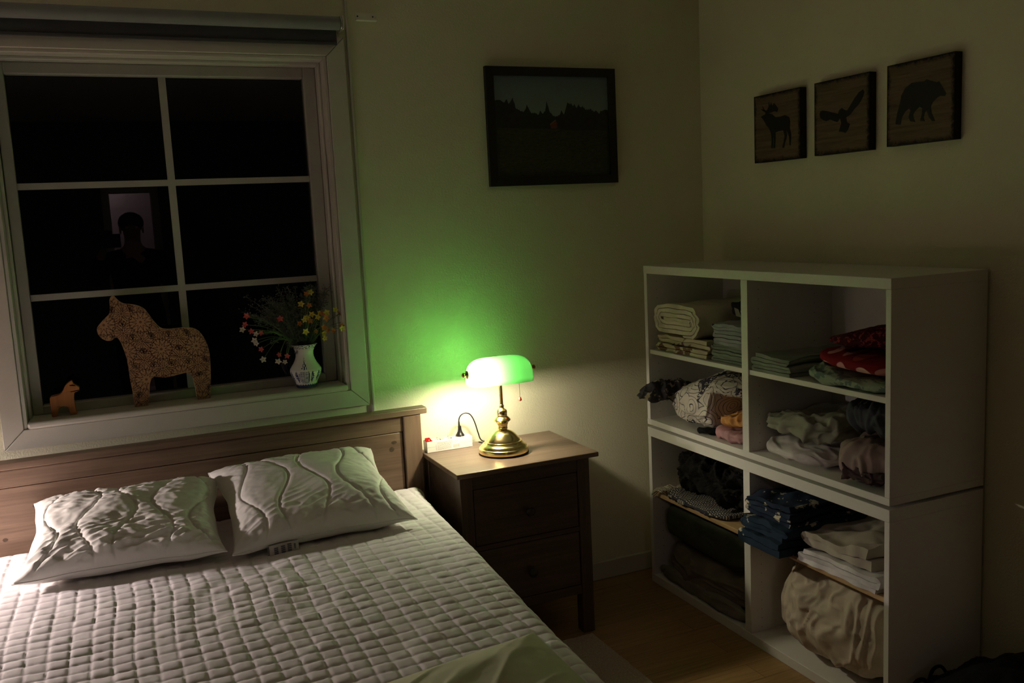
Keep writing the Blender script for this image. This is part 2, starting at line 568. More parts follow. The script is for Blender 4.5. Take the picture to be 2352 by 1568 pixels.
nn = t.noise(v, 55, 4, .7)
ad = t.n('ShaderNodeMath', operation='MULTIPLY_ADD'); t.l(nn, ad.inputs[0]); ad.inputs[1].default_value = .14; t.l(edge, ad.inputs[2])
wf = t.ramp(ad.outputs[0], [(.51, (0, 0, 0)), (.56, (1, 1, 1))])
mx = t.n('ShaderNodeMix', data_type='RGBA')
t.l(wf, mx.inputs[0]); t.l(gn, mx.inputs[6]); mx.inputs[7].default_value = (.012, .010, .008, 1)
t.l(mx.outputs[2], t.bsdf.inputs['Base Color'])
M['plaque'] = t.m
moose = [(355, 690), (372, 678), (385, 672), (392, 655), (370, 643), (352, 628), (374, 634), (366, 603), (384, 636), (400, 640), (414, 612), (413, 573), (424, 603), (434, 578), (441, 603), (456, 583), (470, 600), (487, 625), (480, 650), (458, 646), (436, 655), (408, 662), (440, 668), (465, 690), (500, 688), (540, 675), (570, 690), (578, 720), (575, 770), (586, 820), (582, 903), (573, 906), (570, 850), (557, 803), (549, 792), (555, 830), (541, 880), (531, 924), (516, 921), (529, 872), (535, 832), (524, 790), (490, 796), (466, 808), (467, 860), (463, 926), (450, 926), (453, 870), (451, 822), (449, 870), (447, 927), (432, 926), (437, 862), (431, 812), (415, 770), (399, 757), (385, 730), (370, 703)]
eagle = [(800, 668), (806, 648), (825, 640), (860, 645), (900, 655), (940, 665), (950, 635), (970, 620), (990, 635), (1010, 640), (1040, 590), (1070, 540), (1100, 500), (1130, 480), (1141, 500), (1126, 545), (1100, 590), (1062, 632), (1035, 670), (1002, 692), (1010, 730), (1032, 742), (1016, 785), (997, 811), (970, 800), (945, 800), (955, 770), (965, 735), (955, 700), (937, 728), (910, 720), (880, 708), (850, 722), (820, 707), (803, 690)]
bear = [(1376, 745), (1390, 660), (1410, 590), (1420, 530), (1450, 470), (1500, 430), (1560, 421), (1595, 418), (1612, 403), (1650, 415), (1690, 425), (1708, 418), (1725, 445), (1745, 480), (1762, 510), (1752, 530), (1715, 528), (1690, 545), (1662, 575), (1645, 610), (1652, 660), (1677, 718), (1655, 722), (1630, 690), (1612, 640), (1600, 655), (1590, 690), (1599, 722), (1563, 717), (1575, 670), (1580, 622), (1560, 612), (1530, 640), (1512, 670), (1517, 700), (1528, 727), (1488, 722), (1475, 690), (1490, 640), (1480, 625), (1450, 650), (1427, 690), (1416, 748)]
AD = .0288
for (ya, yb, za, zb, sil, nm, kind, nz_) in (
        (-.3671, -.6113, 1.6320, 1.8716, moose, 'moose', 'nearest the room corner', 11),
        (-.6798, -.9226, 1.6332, 1.8726, eagle, 'flying eagle', 'middle of the three', 5),
        (-.9923, -1.2362, 1.6356, 1.8768, bear, 'walking bear', 'farthest from the room corner', 3)):
    pl = thing('wall_plaque', (0, (ya + yb) / 2, za), 'square wooden plaque with a black %s silhouette, %s' % (nm, kind), 'wall art', 'animal plaques on the right wall')
    MB().box(-AD, -.0004, yb, ya, za, zb).build('panel', [M['plaque']], pl, bevel=.001)
    pts = [at(1640 + x / 3.303, 60 + y / 3.303, 0, -AD - .0005) for x, y in sil]
    MB().prism(pts, (.0004, 0, 0)).build('silhouette', M['black'], pl)

# ------------------------------------------------------------------ storage units
XF, YA, YB = -.3704, -.1247, -1.3395


def unit(z0, z1, tb, tt, label, inner_z, inner_t, inner_mat, nm):
    u = thing('shelf_unit', ((XF) / 2, (YA + YB) / 2, z0), label, 'shelf unit', 'stacked white shelf units')
    xb = -.008
    MB().box(XF - .0006, xb, YB, YA + .0012, z1 - tt, z1).build('top_panel', M['shelfw'], u, bevel=.0012)
    MB().box(XF - .0006, xb, YB, YA + .0012, z0, z0 + tb).build('bottom_panel', M['shelfw'], u, bevel=.0012)
    MB().box(XF, xb, YA - .020, YA, z0 + tb, z1 - tt).build('side_panel', M['shelfh'], u, bevel=.001)
    MB().box(XF, xb, YB, YB + .018, z0 + tb, z1 - tt).build('side_panel', M['shelfw'], u, bevel=.001)
    MB().box(XF + .0004, xb - .006, -.745, -.712, z0 + tb, z1 - tt).build('divider', M['shelfh'], u, bevel=.001)
    MB().box(xb - .006, xb, YB + .018, YA - .02, z0 + tb, z1 - tt).build('back_panel', M['shelfw'], u)
    for (a, c) in ((YA - .0205, -.7115), (-.7455, YB + .0185)):
        s_ = MB().box(XF + .006, xb - .007, c, a, inner_z, inner_z + inner_t).build('shelf_board', inner_mat, u, bevel=.0012)
        if nm: s_['label'] = nm
    return u


U1 = unit(.0, .637, .033, .036, 'lower of the two stacked white shelf units, with light wood inner shelves', .362, .015, M['beech'], 'light wood shelf board')
U2 = unit(.6475, 1.270, .022, .030, 'upper of the two stacked white shelf units, standing on the other one', .929, .017, M['shelfw'], None)
for yy in (-.3, -1.15):
    MB().box(XF + .03, -.04, yy - .15, yy + .15, .6372, .6473).build('spacer', M['blackplastic'], U2)
MB().box(-.045, -.0145, -.815, -.79, 1.205, 1.236).build('bracket', M['blackplastic'], U2, bevel=.002)  # dark block put in for the cable hole in the back panel

# ------------------------------------------------------------------ nightstand
NX0, NX1, NY0, NY1, NZ = -1.2822, -.7525, -.411, -.022, .6545
BX0, BX1, BYF, BYB = -1.268, -.786, -.398, -.03


def nightstand(dx, label):
    n = thing('nightstand', ((NX0 + NX1) / 2 + dx, (NY0 + NY1) / 2, 0), label, 'nightstand')
    X = lambda x: x + dx
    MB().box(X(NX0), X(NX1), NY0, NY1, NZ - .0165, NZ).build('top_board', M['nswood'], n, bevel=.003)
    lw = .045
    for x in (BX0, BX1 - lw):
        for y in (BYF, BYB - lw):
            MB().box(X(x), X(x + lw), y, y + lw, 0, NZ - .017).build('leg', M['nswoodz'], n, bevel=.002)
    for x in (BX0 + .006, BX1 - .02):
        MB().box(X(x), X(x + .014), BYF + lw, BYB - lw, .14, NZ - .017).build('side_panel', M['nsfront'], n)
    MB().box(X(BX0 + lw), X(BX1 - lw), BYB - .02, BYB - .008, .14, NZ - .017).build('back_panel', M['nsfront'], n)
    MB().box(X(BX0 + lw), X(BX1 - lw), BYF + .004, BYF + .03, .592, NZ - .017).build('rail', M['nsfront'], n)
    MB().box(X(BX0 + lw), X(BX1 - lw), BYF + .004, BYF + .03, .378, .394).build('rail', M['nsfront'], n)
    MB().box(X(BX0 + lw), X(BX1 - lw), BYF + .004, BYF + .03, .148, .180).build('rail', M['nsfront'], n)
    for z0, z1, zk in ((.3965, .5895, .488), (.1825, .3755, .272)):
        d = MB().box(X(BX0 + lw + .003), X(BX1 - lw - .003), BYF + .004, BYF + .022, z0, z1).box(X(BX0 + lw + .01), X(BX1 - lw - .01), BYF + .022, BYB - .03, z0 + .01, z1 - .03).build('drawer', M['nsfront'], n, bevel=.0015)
        MB().lathe([(.006, BYF + .004), (.006, BYF - .008), (.0155, BYF - .014), (.0165, BYF - .02), (.012, BYF - .025), (.003, BYF - .027)][::-1], (X(-1.026), 0, zk), 20, 'y').build('knob', M['knob'], d, smooth=True)
    return n


nightstand(0, 'brown wooden nightstand with two drawers under the green lamp')
nightstand(-2.226, 'matching brown nightstand on the far left side of the bed')
# ------------------------------------------------------------------ bed
BL = -2.975            # left end of the headboard
bed = thing('bed_frame', (-2.12, -1.0, 0), 'brown stained wooden bed frame with a panelled headboard under the window', 'bed')
MB().box(BL, -1.261, -.08, -.028, .8, .823).build('headboard_cap', M['bedwood'], bed, bevel=.004)
for x0, x1 in ((-1.349, -1.2845), (BL + .024, BL + .088)):
    MB().box(x0, x1, -.074, -.034, .0, .7995).build('headboard_post', M['bedwoodz'], bed, bevel=.003)
MB().box(BL + .089, -1.350, -.066, -.042, .743, .7995).build('headboard_rail', M['bedwood'], bed, bevel=.003)
MB().box(BL + .089, -1.353, -.064, -.044, .30, .7415).build('headboard_panel', M['bedwood'], bed, bevel=.003)
for x0, x1 in ((-1.349, -1.329), (BL + .04, BL + .06)):
    MB().box(x0, x1, -2.12, -.075, .20, .36).build('side_rail', M['bedwood'], bed, bevel=.003)
for x0, x1 in ((-1.374, -1.314), (BL + .024, BL + .088)):
    MB().box(x0, x1, -2.17, -2.12, 0, .46).build('foot_post', M['bedwoodz'], bed, bevel=.003)
MB().box(BL + .088, -1.375, -2.16, -2.13, .16, .44).build('footboard', M['bedwood'], bed, bevel=.003)
# knots in the pine
M['knot'] = plain('pine_knot', (.085, .055, .035), .6, var=.4, scale=160)
for (px, py, rx, rz) in ((905, 1016, .010, .006), (900, 1032, .009, .009), (82, 1161, .008, .007), (12, 1240, .007, .006)):
    c = at(px, py, 1, -.0642)
    b = MB().add([(c.x + rx * math.cos(a * PI / 8), -.0645, c.z + rz * math.sin(a * PI / 8)) for a in range(16)], [tuple(range(16))])
    b.build('wood_knot', M['knot'], bed)
ZT = .556
YH, YF = -.088, -2.10


def mx1(y): return -1.326 - .058 * min(1.9, max(0, -y)) + .030 * math.exp(-max(0, -y - .088) / .06)


MLX = -2.955
b = MB()
n_ = 14


def core(u, v):
    return None


mat_o = thing('mattress', (-2.12, -1.1, .35), 'thick grey sided mattress under the quilted pad', 'mattress')
b = MB()
ring = []
for (x, y) in ((MLX + .012, YH), (mx1(YH) - .012, YH), (mx1(YF) - .012, YF), (MLX + .012, YF)):
    ring.append((x, y))
b.prism([(x, y, .365) for x, y in ring], (0, 0, .155))
b.build('core', M['mattress'], mat_o, bevel=.03, seg=4)

# quilted pad: puffed cells, stitched lines, pulled wrinkles, rolled-over sides
CW, CL = .0455, .0415


def warp(x, y):
    p = Vector((x * 1.6, y * 1.6, 3.3))
    return x + .010 * noise.noise(p * 2.2) + .012 * (y + .1) * 0, y + .008 * noise.noise(p * 2.0 + Vector((9, 2, 1)))


def padh(x, y):
    wx, wy = warp(x, y)
    u = (wx / CW) % 1.0
    v = (wy / CL) % 1.0
    ci, cj = math.floor(wx / CW), math.floor(wy / CL)
    amp = .0056 * (.75 + .5 * noise.noise(Vector((ci * .7, cj * .7, 5.1))))
    # cells puff towards the far side, stitched down hard along the near side
    pu = 1 - abs(2 * u - 1) ** 5
    pv = 1 - abs(2 * v - 1) ** 2.8
    h = amp * (pu * pv) ** .58
    # small puckers beside the stitches
    h += .0016 * noise.noise(Vector((wx * 60, wy * 26, 2))) * (1 - pv) * pu
    # pulled wrinkles, strongest in front of the gap between the pillows
    d = math.exp(-((x + 1.95) ** 2 / .05 + (y + .75) ** 2 / .08))
    h += (.0035 + .012 * d) * fbm(Vector((x * 9 + y * 5, y * 14 - x * 6, .5)), 2) * .5
    h += .006 * fbm(Vector((x * 2.1, y * 2.1, 8)), 2)
    return h


NU, NV = 520, 640
XL0 = MLX


def padf(u, v):
    y = YH + (YF - YH) * v
    xr = mx1(y) + .007
    # arc-length across: left skirt, top, right skirt
    L = xr - XL0
    a = -.13 + u * (L + .26)
    rr = .035
    droop = .012 * max(0, 1 - (v / .05)) ** 2

    def edge(d):   # d = distance inside the edge (negative = past it) -> (inset x, drop z)
        if d > rr: return d, 0.0
        th = min((rr - d) / rr, PI / 2)
        return rr - rr * math.sin(th), rr * (1 - math.cos(th)) + max(0, (rr - d) - rr * PI / 2)
    if a < L / 2:
        ins, dz = edge(a)
        x = XL0 + ins
    else:
        ins, dz = edge(L - a)
        x = xr - ins
    xs_ = XL0 + a
    h = padh(xs_, y)
    k = 1.0 if dz < rr * .5 else .35
    dye = (YH - y)
    dzy = .03 * max(0, 1 - dye / .05) ** 2 + .05 * max(0, 1 - (y - YF) / .05) ** 2
    z = ZT - dz - dzy + h * k - .006
    if dz > rr * .5:
        x += h * .6 * (1 if a > L / 2 else -1)
    return (x, y, z)


b = MB().grid(padf, NU, NV)
pad = b.build('mattress_pad', M['pad'], smooth='all', origin=(-2.12, -1.1, .5))
tag(pad, 'white quilted pad with small stitched squares covering the mattress', 'mattress pad')
sm = pad.modifiers.new('thickness', 'SOLIDIFY'); sm.thickness = .004; sm.offset = -1


# pillows
def pillow(cx, cy, cz, a, bb, t, tilt, yaw, seed, label, lines, crush):
    root = thing('pillow', (cx, cy, cz), label, 'pillow', 'white pillows on the bed')
    rot = Matrix.Rotation(yaw, 4, 'Z') @ Matrix.Rotation(tilt, 4, 'X')
    root.matrix_basis = Matrix.Translation((cx, cy, cz)) @ rot

    W4 = Matrix.Translation((cx, cy, cz)) @ rot
    WI = W4.inverted()

    def shape(u, v, side):
        au, av = abs(u), abs(v)
        x = a * u * (1 - .10 * (1 - av ** 2.2)) * (1 + .02 * noise.noise(Vector((v * 3, seed, 1))))
        y = bb * v * (1 - .10 * (1 - au ** 2.2)) * (1 + .02 * noise.noise(Vector((u * 3, seed, 7))))
        T = max(0, (1 - au ** 3.4) * (1 - av ** 3.4)) ** .5
        bulge = 1 + .22 * noise.noise(Vector((u * 1.1 + seed, v * 1.1, 2))) + .1 * u * lines[3]
        z = t * T * bulge
        if side > 0:
            g = 0
            near = 9
            for k in range(lines[0]):
                uk = -1 + 2 * (k + .5) / lines[0] + lines[1]
                uu = u - uk - .115 * math.sin(v * lines[2] + k * 2.2 + seed)
                near = min(near, abs(uu) * a)
                g += math.exp(-(uu * a / .0038) ** 2)
            fade = min(1, T * 1.5)
            z -= .0045 * g * fade
            z += .0045 * fade * math.sin(min(1, near / .020) * PI / 2)
            # wrinkles fanning from the seams and stitch lines
            w1 = noise.noise(Vector((u * 2.2 + v * 1.4 + seed, v * 9 - u * 4, 3)))
            w2 = noise.noise(Vector((u * 4 - v * 3 + seed * 2, v * 14 + u * 7, 6)))
            rid = (1 - abs(w1) * 2.2)
            z += crush * fade * (.010 * max(-.5, rid) * abs(v) ** .8 + .005 * w2 * (.3 + abs(v)))
            z += crush * .010 * fade * fbm(Vector((u * 2.6 + seed, v * 3.2, 9)), 3)
            ed = max(au, av)
            z += .006 * noise.noise(Vector((u * 14, v * 14, seed))) * max(0, (ed - .6)) * 2 * fade
        else:
            z = z * .85 + .004 * noise.noise(Vector((u * 3, v * 3, seed)))
        lift = .012 * (au * av) ** 3 * noise.noise(Vector((u * 2 + seed, v * 2, 4)))
        w = W4 @ Vector((x, y, (z if side > 0 else -z) + lift))
        if w.z < ZT + .004:          # flattened where it rests on the bed
            w.z = ZT + .004 + (w.z - ZT - .004) * .02
        if w.y > -.070: w.y = -.070 + (w.y + .070) * .1
        return tuple(WI @ w)
    N1, N2 = 260, 190
    b = MB()

    def c_(i): return math.copysign(abs(i) ** .8, i)
    b.grid(lambda p, q: shape(c_(2 * p - 1), c_(2 * q - 1), 1), N1, N2)
    b.grid(lambda p, q: shape(c_(2 * (1 - p) - 1), c_(2 * q - 1), -1), N1, N2)
    ORG[root.name] = Vector((0, 0, 0))
    b.build('cover', M['pillow'], root, smooth='all')
    # sewn edge running all round
    pts = []
    for k in range(240):
        s_ = k / 240 * 4
        i_, f_ = int(s_), s_ % 1
        u, v = [(2 * f_ - 1, -1), (1, 2 * f_ - 1), (1 - 2 * f_, 1), (-1, 1 - 2 * f_)][i_]
        pts.append(shape(u, v, 1))
    pts.append(pts[0])
    MB().tube(pts, .0022, 6).build('seam', M['pillow'], root, smooth='all')
    return root, shape


P1, _ = pillow(-2.274, -.315, .636, .270, .212, .066, math.radians(14), math.radians(-5), 3.7,
               'crumpled white pillow with wavy stitching, left of the two', (5, .02, 4.2, -.2), .85)
P2, shp = pillow(-1.742, -.318, .642, .272, .238, .072, math.radians(15), math.radians(1.5), 11.2,
                 'smoother white pillow with a striped sewn-in tag, right of the two', (5, .05, 4.0, .25), .36)
# sewn-in tag on the near edge of the right pillow
M['tagw'] = fabric('tag_white', (.62, .61, .58), bump=.1)
M['tagg'] = fabric('tag_grey', (.16, .16, .18), bump=.1)
b = MB()
u0, u1 = -.63, -.32


def tagp(f, g, d=0):
    u = u0 + (u1 - u0) * f
    x, y, z = shp(u, -1, 1)
    return (x, y - .008 - .016 * g - d, z - .003 - .034 * g)


b.grid(lambda f, g: tagp(f, g), 16, 1).grid(lambda f, g: tagp(1 - f, g, -.0006), 16, 1)
for f0, f1, g0, g1 in ((.16, .30, .22, .92), (.40, .54, .18, .9), (.62, .76, .12, .85), (.84, .90, .2, .6), (-.06, -.0, .1, .7)):
    for k in range(5):
        ga, gb = g0 + (g1 - g0) * k / 5, g0 + (g1 - g0) * (k + .8) / 5
        b.add([tagp(f0, ga, .0004), tagp(f1, ga, .0004), tagp(f1, gb, .0004), tagp(f0, gb, .0004)], [(0, 1, 2, 3)], 1)
o = b.build('tag', [M['tagw'], M['tagg']], P2, normals=False)
o['label'] = 'white tag with grey printed stripes'

# sage green cushion cover lying flat near the bed's side
def sheetf(u, v, side):
    # local quad: far right corner, far left corner, near left, near right
    A, B2, C2, D2 = Vector((-1.468, -1.382, 0)), Vector((-2.0, -1.465, 0)), Vector((-2.0, -2.0, 0)), Vector((-1.475, -1.98, 0))
    p = (A * (1 - u) + B2 * u) * (1 - v) + (D2 * (1 - u) + C2 * u) * v
    e = min(u, 1 - u, v, 1 - v)
    pf = (1 - (1 - min(1, e / .34)) ** 2.4)
    z = .044 * pf
    z += .004 * pf * fbm(Vector((p.x * 5 + p.y * 9, p.y * 5 - p.x * 11, 1.7)), 3)
    z += .004 * max(0, 1 - abs(noise.noise(Vector((p.x * 6 + 2, p.y * 10 - p.x * 8, 4)))) * 5) * min(1, e / .1)
    p.z = ZT + .006 + (z if side else -.002) + .004
    return p


b = MB().grid(lambda u, v: sheetf(u, v, 1), 90, 90).grid(lambda u, v: sheetf(1 - u, v, 0), 90, 90)
o = b.build('cushion_cover', M['sage'], smooth='all')
tag(o, 'sage green cotton cover lying on the quilted pad at the bottom edge of the photo', 'cushion')

# ------------------------------------------------------------------ rug
t = NT('beige_rug').set(1, 0, .05)
v = t.coord('Object')
t.l(t.ramp(t.noise(v, 160, 3, .7), [(.3, (.46, .37, .28)), (.7, (.74, .62, .50))]), t.bsdf.inputs['Base Color'])
t.bump(t.noise(v, 260, 3, .7), 1.0, .006)
M['rug'] = t.m
b = MB()


def rugf(u, v):
    x = -1.30 + u * .49 + .003 * noise.noise(Vector((v * 40, 0, u)))
    y = -.425 - v * 1.7 + .003 * noise.noise(Vector((u * 40, 5, v)))
    e = min(u * .49, (1 - u) * .49, v * 1.7, (1 - v) * 1.7)
    z = .012 * min(1, e / .006) + (.0025 * noise.noise(Vector((x * 90, y * 90, 1))) if e > 0 else 0) + .0008
    return (x, y, z)


b.grid(rugf, 110, 340)
tag(b.build('rug', M['rug'], smooth='all', origin=(-1.05, -1.25, 0)), 'beige short pile rug on the wood floor between bed and shelf units', 'rug')

# ------------------------------------------------------------------ green shaded desk lamp
LX, LY, LZ = -1.0335, -.226, NZ
lamp = thing('desk_lamp', (LX, LY, LZ), 'lit brass desk lamp with a green glass shade on the nightstand', 'lamp')
C = (LX, LY, LZ)
MB().lathe([(.083, .0006), (.0885, .001), (.0885, .004), (.083, .0045)], C, 64).build('felt_foot', M['felt'], lamp, smooth=True)
prof = [(.0865, .0048), (.088, .006), (.0885, .018), (.087, .0215), (.083, .0235), (.081, .028), (.079, .0315), (.0755, .034), (.071, .0365), (.0665, .0415), (.0655, .0445), (.061, .0455), (.0595, .050), (.053, .0575), (.046, .066), (.038, .0735), (.029, .0795), (.021, .0825), (.017, .0835)]
prof += [(.0155, .0845), (.0175, .087), (.0178, .090), (.0165, .0915), (.0175, .0925), (.0175, .1000), (.0182, .1015), (.0195, .1045), (.0205, .1065), (.0205, .1085), (.0245, .112), (.0295, .1165), (.0298, .1195), (.0255, .125), (.0205, .1295), (.0182, .132), (.0175, .134), (.0188, .136), (.0188, .1385), (.0176, .1395), (.0176, .1405), (.0188, .1415), (.0188, .149), (.0175, .1525), (.0145, .1555), (.0105, .158), (.009, .1595), (.0078, .161), (.0085, .164), (.0092, .1675), (.0085, .171), (.0068, .1735), (.0060, .175)]
MB().lathe(prof, C, 72).build('base', M['brass'], lamp, smooth=True)
stem = [(LX, LY, LZ + .17), (LX - .0005, LY, LZ + .22), (LX - .002, LY, LZ + .27), (LX - .002, LY + .002, LZ + .305)]
MB().tube(catmull(stem, 6), .0066, 16).build('stem', M['brass'], lamp, smooth='all')
# shade
SHZ = LZ + .252
A_SH, B_SH, H_SH = .1165, .056, .093
t = NT('green_opal_glass')
tl_ = t.n('ShaderNodeBsdfTranslucent'); tl_.inputs[0].default_value = (.098, .53, .115, 1)
di = t.n('ShaderNodeBsdfDiffuse'); di.inputs[0].default_value = (.004, .16, .05, 1)
gl = t.n('ShaderNodeBsdfGlossy'); gl.inputs['Roughness'].default_value = .12
m1 = t.n('ShaderNodeMixShader'); m1.inputs[0].default_value = .18
t.l(tl_.outputs[0], m1.inputs[1]); t.l(di.outputs[0], m1.inputs[2])
fr = t.n('ShaderNodeFresnel'); fr.inputs[0].default_value = 1.4
m2 = t.n('ShaderNodeMixShader'); t.l(fr.outputs[0], m2.inputs[0]); t.l(m1.outputs[0], m2.inputs[1]); t.l(gl.outputs[0], m2.inputs[2])
t.l(m2.outputs[0], t.out.inputs[0])
M['shade_out'] = t.m
t = NT('white_opal_glass')
tl_ = t.n('ShaderNodeBsdfTranslucent'); tl_.inputs[0].default_value = (.95, .95, .90, 1)
di = t.n('ShaderNodeBsdfDiffuse'); di.inputs[0].default_value = (.55, .55, .5, 1)
m1 = t.n('ShaderNodeMixShader'); m1.inputs[0].default_value = .30
t.l(tl_.outputs[0], m1.inputs[1]); t.l(di.outputs[0], m1.inputs[2]); t.l(m1.outputs[0], t.out.inputs[0])
M['shade_in'] = t.m


def shp2(u, w, k):   # u along the length -1..1, w around 0..1 ; k shrinks for the inside
    a, bb, h = A_SH - k, B_SH - k, H_SH - k
    th = PI * w
    ph = u * PI / 2
    sg = lambda q, e: math.copysign(abs(q) ** e, q)
    x = a * sg(math.sin(ph), .42)
    rho = abs(math.cos(ph)) ** .42
    c, s_ = sg(math.cos(th), .85), abs(math.sin(th)) ** .85
    y = -bb * rho * c
    z = h * (abs(math.cos(ph)) ** .62) * s_
    # the sides run straight down before the rim
    z = z * .80 + h * .20 * min(1, s_ * 4)
    yy = y * (1 + .06 * (1 - z / h))
    return Vector((LX - .001 + x, LY + .003 + yy, SHZ + z))


NUs, NWs = 64, 40
vo = [shp2(-1 + 2 * i / NUs, j / NWs, 0) for j in range(NWs + 1) for i in range(NUs + 1)]
vi = [shp2(-1 + 2 * i / NUs, j / NWs, .0028) for j in range(NWs + 1) for i in range(NUs + 1)]
b = MB()
w_ = NUs + 1
fo = [(j * w_ + i, j * w_ + i + 1, (j + 1) * w_ + i + 1, (j + 1) * w_ + i) for j in range(NWs) for i in range(NUs)]
off = len(vo)
b.add(vo + vi, fo, 0)
b.f += [tuple(q + off for q in f[::-1]) for f in fo]; b.m += [1] * len(fo)
rim = []
for i in range(NUs):
    rim.append((i, i + off, i + 1 + off, i + 1))
    q = NWs * w_ + i
    rim.append((q, q + 1, q + 1 + off, q + off))
b.f += rim; b.m += [0] * len(rim)
shade = b.build('shade', [M['shade_out'], M['shade_in']], lamp, smooth='all')
shade['label'] = 'green glass shade, white inside'
# bracket rod through the shade with a knob at either end
zr = SHZ + .040
b = MB().tube([(LX - .128, LY + .003, zr), (LX + .126, LY + .003, zr)], .0028, 10)
b.build('bracket_rod', M['brassd'], lamp, smooth=True)
for s_ in (-1, 1):
    x = LX - .001 + s_ * .1185
    pr = [(.011, 0), (.0145, .001), (.0145, .004), (.008, .006), (.0055, .0095), (.0085, .0125), (.0092, .0155), (.0075, .019), (.003, .0215)]
    MB().lathe([(r_, z_ * s_) for r_, z_ in pr], (x, LY + .003, zr), 24, 'x').build('shade_knob', M['brassd'], lamp, smooth='all')
# socket and glowing bulb, lying along the left half of the shade
zb = SHZ + .019
MB().lathe([(.010, -.006), (.0125, -.010), (.0125, -.040), (.010, -.044)], (LX, LY + .003, zb), 20, 'x').build('bulb_socket', M['brassd'], lamp, smooth=True)
t = NT('lit_bulb')
em = t.n('ShaderNodeEmission'); em.inputs[0].default_value = (1.0, .87, .62, 1); em.inputs[1].default_value = BULB_GREEN_LAMP
t.l(em.outputs[0], t.out.inputs[0])
M['bulb'] = t.m
pr = [(.003, -.033), (.0125, -.040), (.0165, -.052), (.0165, -.064), (.012, -.076), (.004, -.083)]
MB().lathe(pr, (LX - .018, LY + .001, zb), 12, 'x').build('bulb', M['bulb'], lamp, smooth='all')
# pull chain
pc0 = at(1192, 868, 1, LY - .03)
pc1 = at(1194.3, 912, 1, LY - .03)
MB().tube([(pc0.x, LY - .03, pc0.z + .03), (pc0.x, LY - .03, pc0.z), (pc1.x, LY - .03, pc1.z)], .0011, 6).build('pull_chain', M['steel'], lamp)
rk = MB().lathe([(.0022, .008), (.0036, .0075), (.0060, -.001), (.0060, -.004), (.0026, -.006)][::-1], (pc1.x, LY - .03, pc1.z - .007), 16)
rk.build('pull_knob', plain('red_pull_knob', (.85, .12, .07), .4), lamp, smooth='all')['label'] = 'red pull knob'

# ------------------------------------------------------------------ power strip with a lit switch
PX0, PX1, PY0, PY1, PZ0, PZ1 = -1.270, -1.0965, -.083, -.040, NZ + .0008, NZ + .040
dxs = 0
st = thing('power_strip', ((PX0 + PX1) / 2, (PY0 + PY1) / 2, PZ0), 'white power strip with a red lit switch against the wall behind the lamp', 'power strip')
MB().box(PX0, PX1, PY0, PY1, PZ0, PZ0 + .0178).box(PX0 + .0006, PX1 - .0006, PY0 + .0006, PY1 - .0006, PZ0 + .0178, PZ0 + .0188).box(PX0, PX1, PY0, PY1, PZ0 + .0188, PZ1).build('housing', M['strip'], st, bevel=.003)
t = NT('lit_red_switch')
em = t.n('ShaderNodeEmission'); em.inputs[0].default_value = (1, .045, .03, 1); em.inputs[1].default_value = .75
t.l(em.outputs[0], t.out.inputs[0]); M['redsw'] = t.m
t = NT('switch_glow_lamp')
em = t.n('ShaderNodeEmission'); em.inputs[0].default_value = (1, .62, .22, 1); em.inputs[1].default_value = 1.6
t.l(em.outputs[0], t.out.inputs[0]); M['redcore'] = t.m
sx = PX0 + .0125
MB().box(sx - .0115, sx + .0115, PY0 + .005, PY1 - .007, PZ1 - .0005, PZ1 + .0012).build('switch_frame', M['blackplastic'], st, bevel=.0005)
b = MB().add([(sx - .0098, PY0 + .006, PZ1 + .001), (sx + .0098, PY0 + .006, PZ1 + .001), (sx + .0098, PY1 - .008, PZ1 + .001), (sx - .0098, PY1 - .008, PZ1 + .001),
              (sx - .0085, PY0 + .008, PZ1 + .0035), (sx + .0085, PY0 + .008, PZ1 + .0035), (sx + .0085, PY1 - .009, PZ1 + .0085), (sx - .0085, PY1 - .009, PZ1 + .0085)],
             [(3, 2, 1, 0), (4, 5, 6, 7), (0, 1, 5, 4), (1, 2, 6, 5), (2, 3, 7, 6), (3, 0, 4, 7)])
b.build('rocker_switch', M['redsw'], st)['label'] = 'red lit rocker switch'
MB().ball((sx, PY0 + .0125, PZ1 + .0042), (.0026, .0026, .0012), 10).build('glow_lamp', M['redcore'], st)
for k in range(3):
    x = PX0 + .052 + k * .0415
    b = MB().lathe([(.0205, 0), (.0205, .0014), (.0185, .0018), (.0180, .0012), (.0180, .0004)], (x, (PY0 + PY1) / 2, PZ1 - .0003), 36)
    so = b.build('socket', M['strip'], st, smooth=True)
    b = MB()
    b.lathe([(.0176, 0), (.0176, .0003)], (x, (PY0 + PY1) / 2, PZ1 + .0003), 32, mi=0)
    for q in (-.0095, .0095):
        b.lathe([(.0026, 0), (.0026, .0005)], (x + q * .7, (PY0 + PY1) / 2 + q * .7, PZ1 + .0003), 10, mi=1)
    b.box(x - .0025, x + .0025, PY0 + .0025, PY0 + .0055, PZ1 + .001, PZ1 + .0045, 2).box(x - .0025, x + .0025, PY1 - .0055, PY1 - .0025, PZ1 + .001, PZ1 + .0045, 2)
    b.build('contacts', [plain('socket_recess', (.45, .43, .38), .6), M['blackplastic'], M['steel']], so)
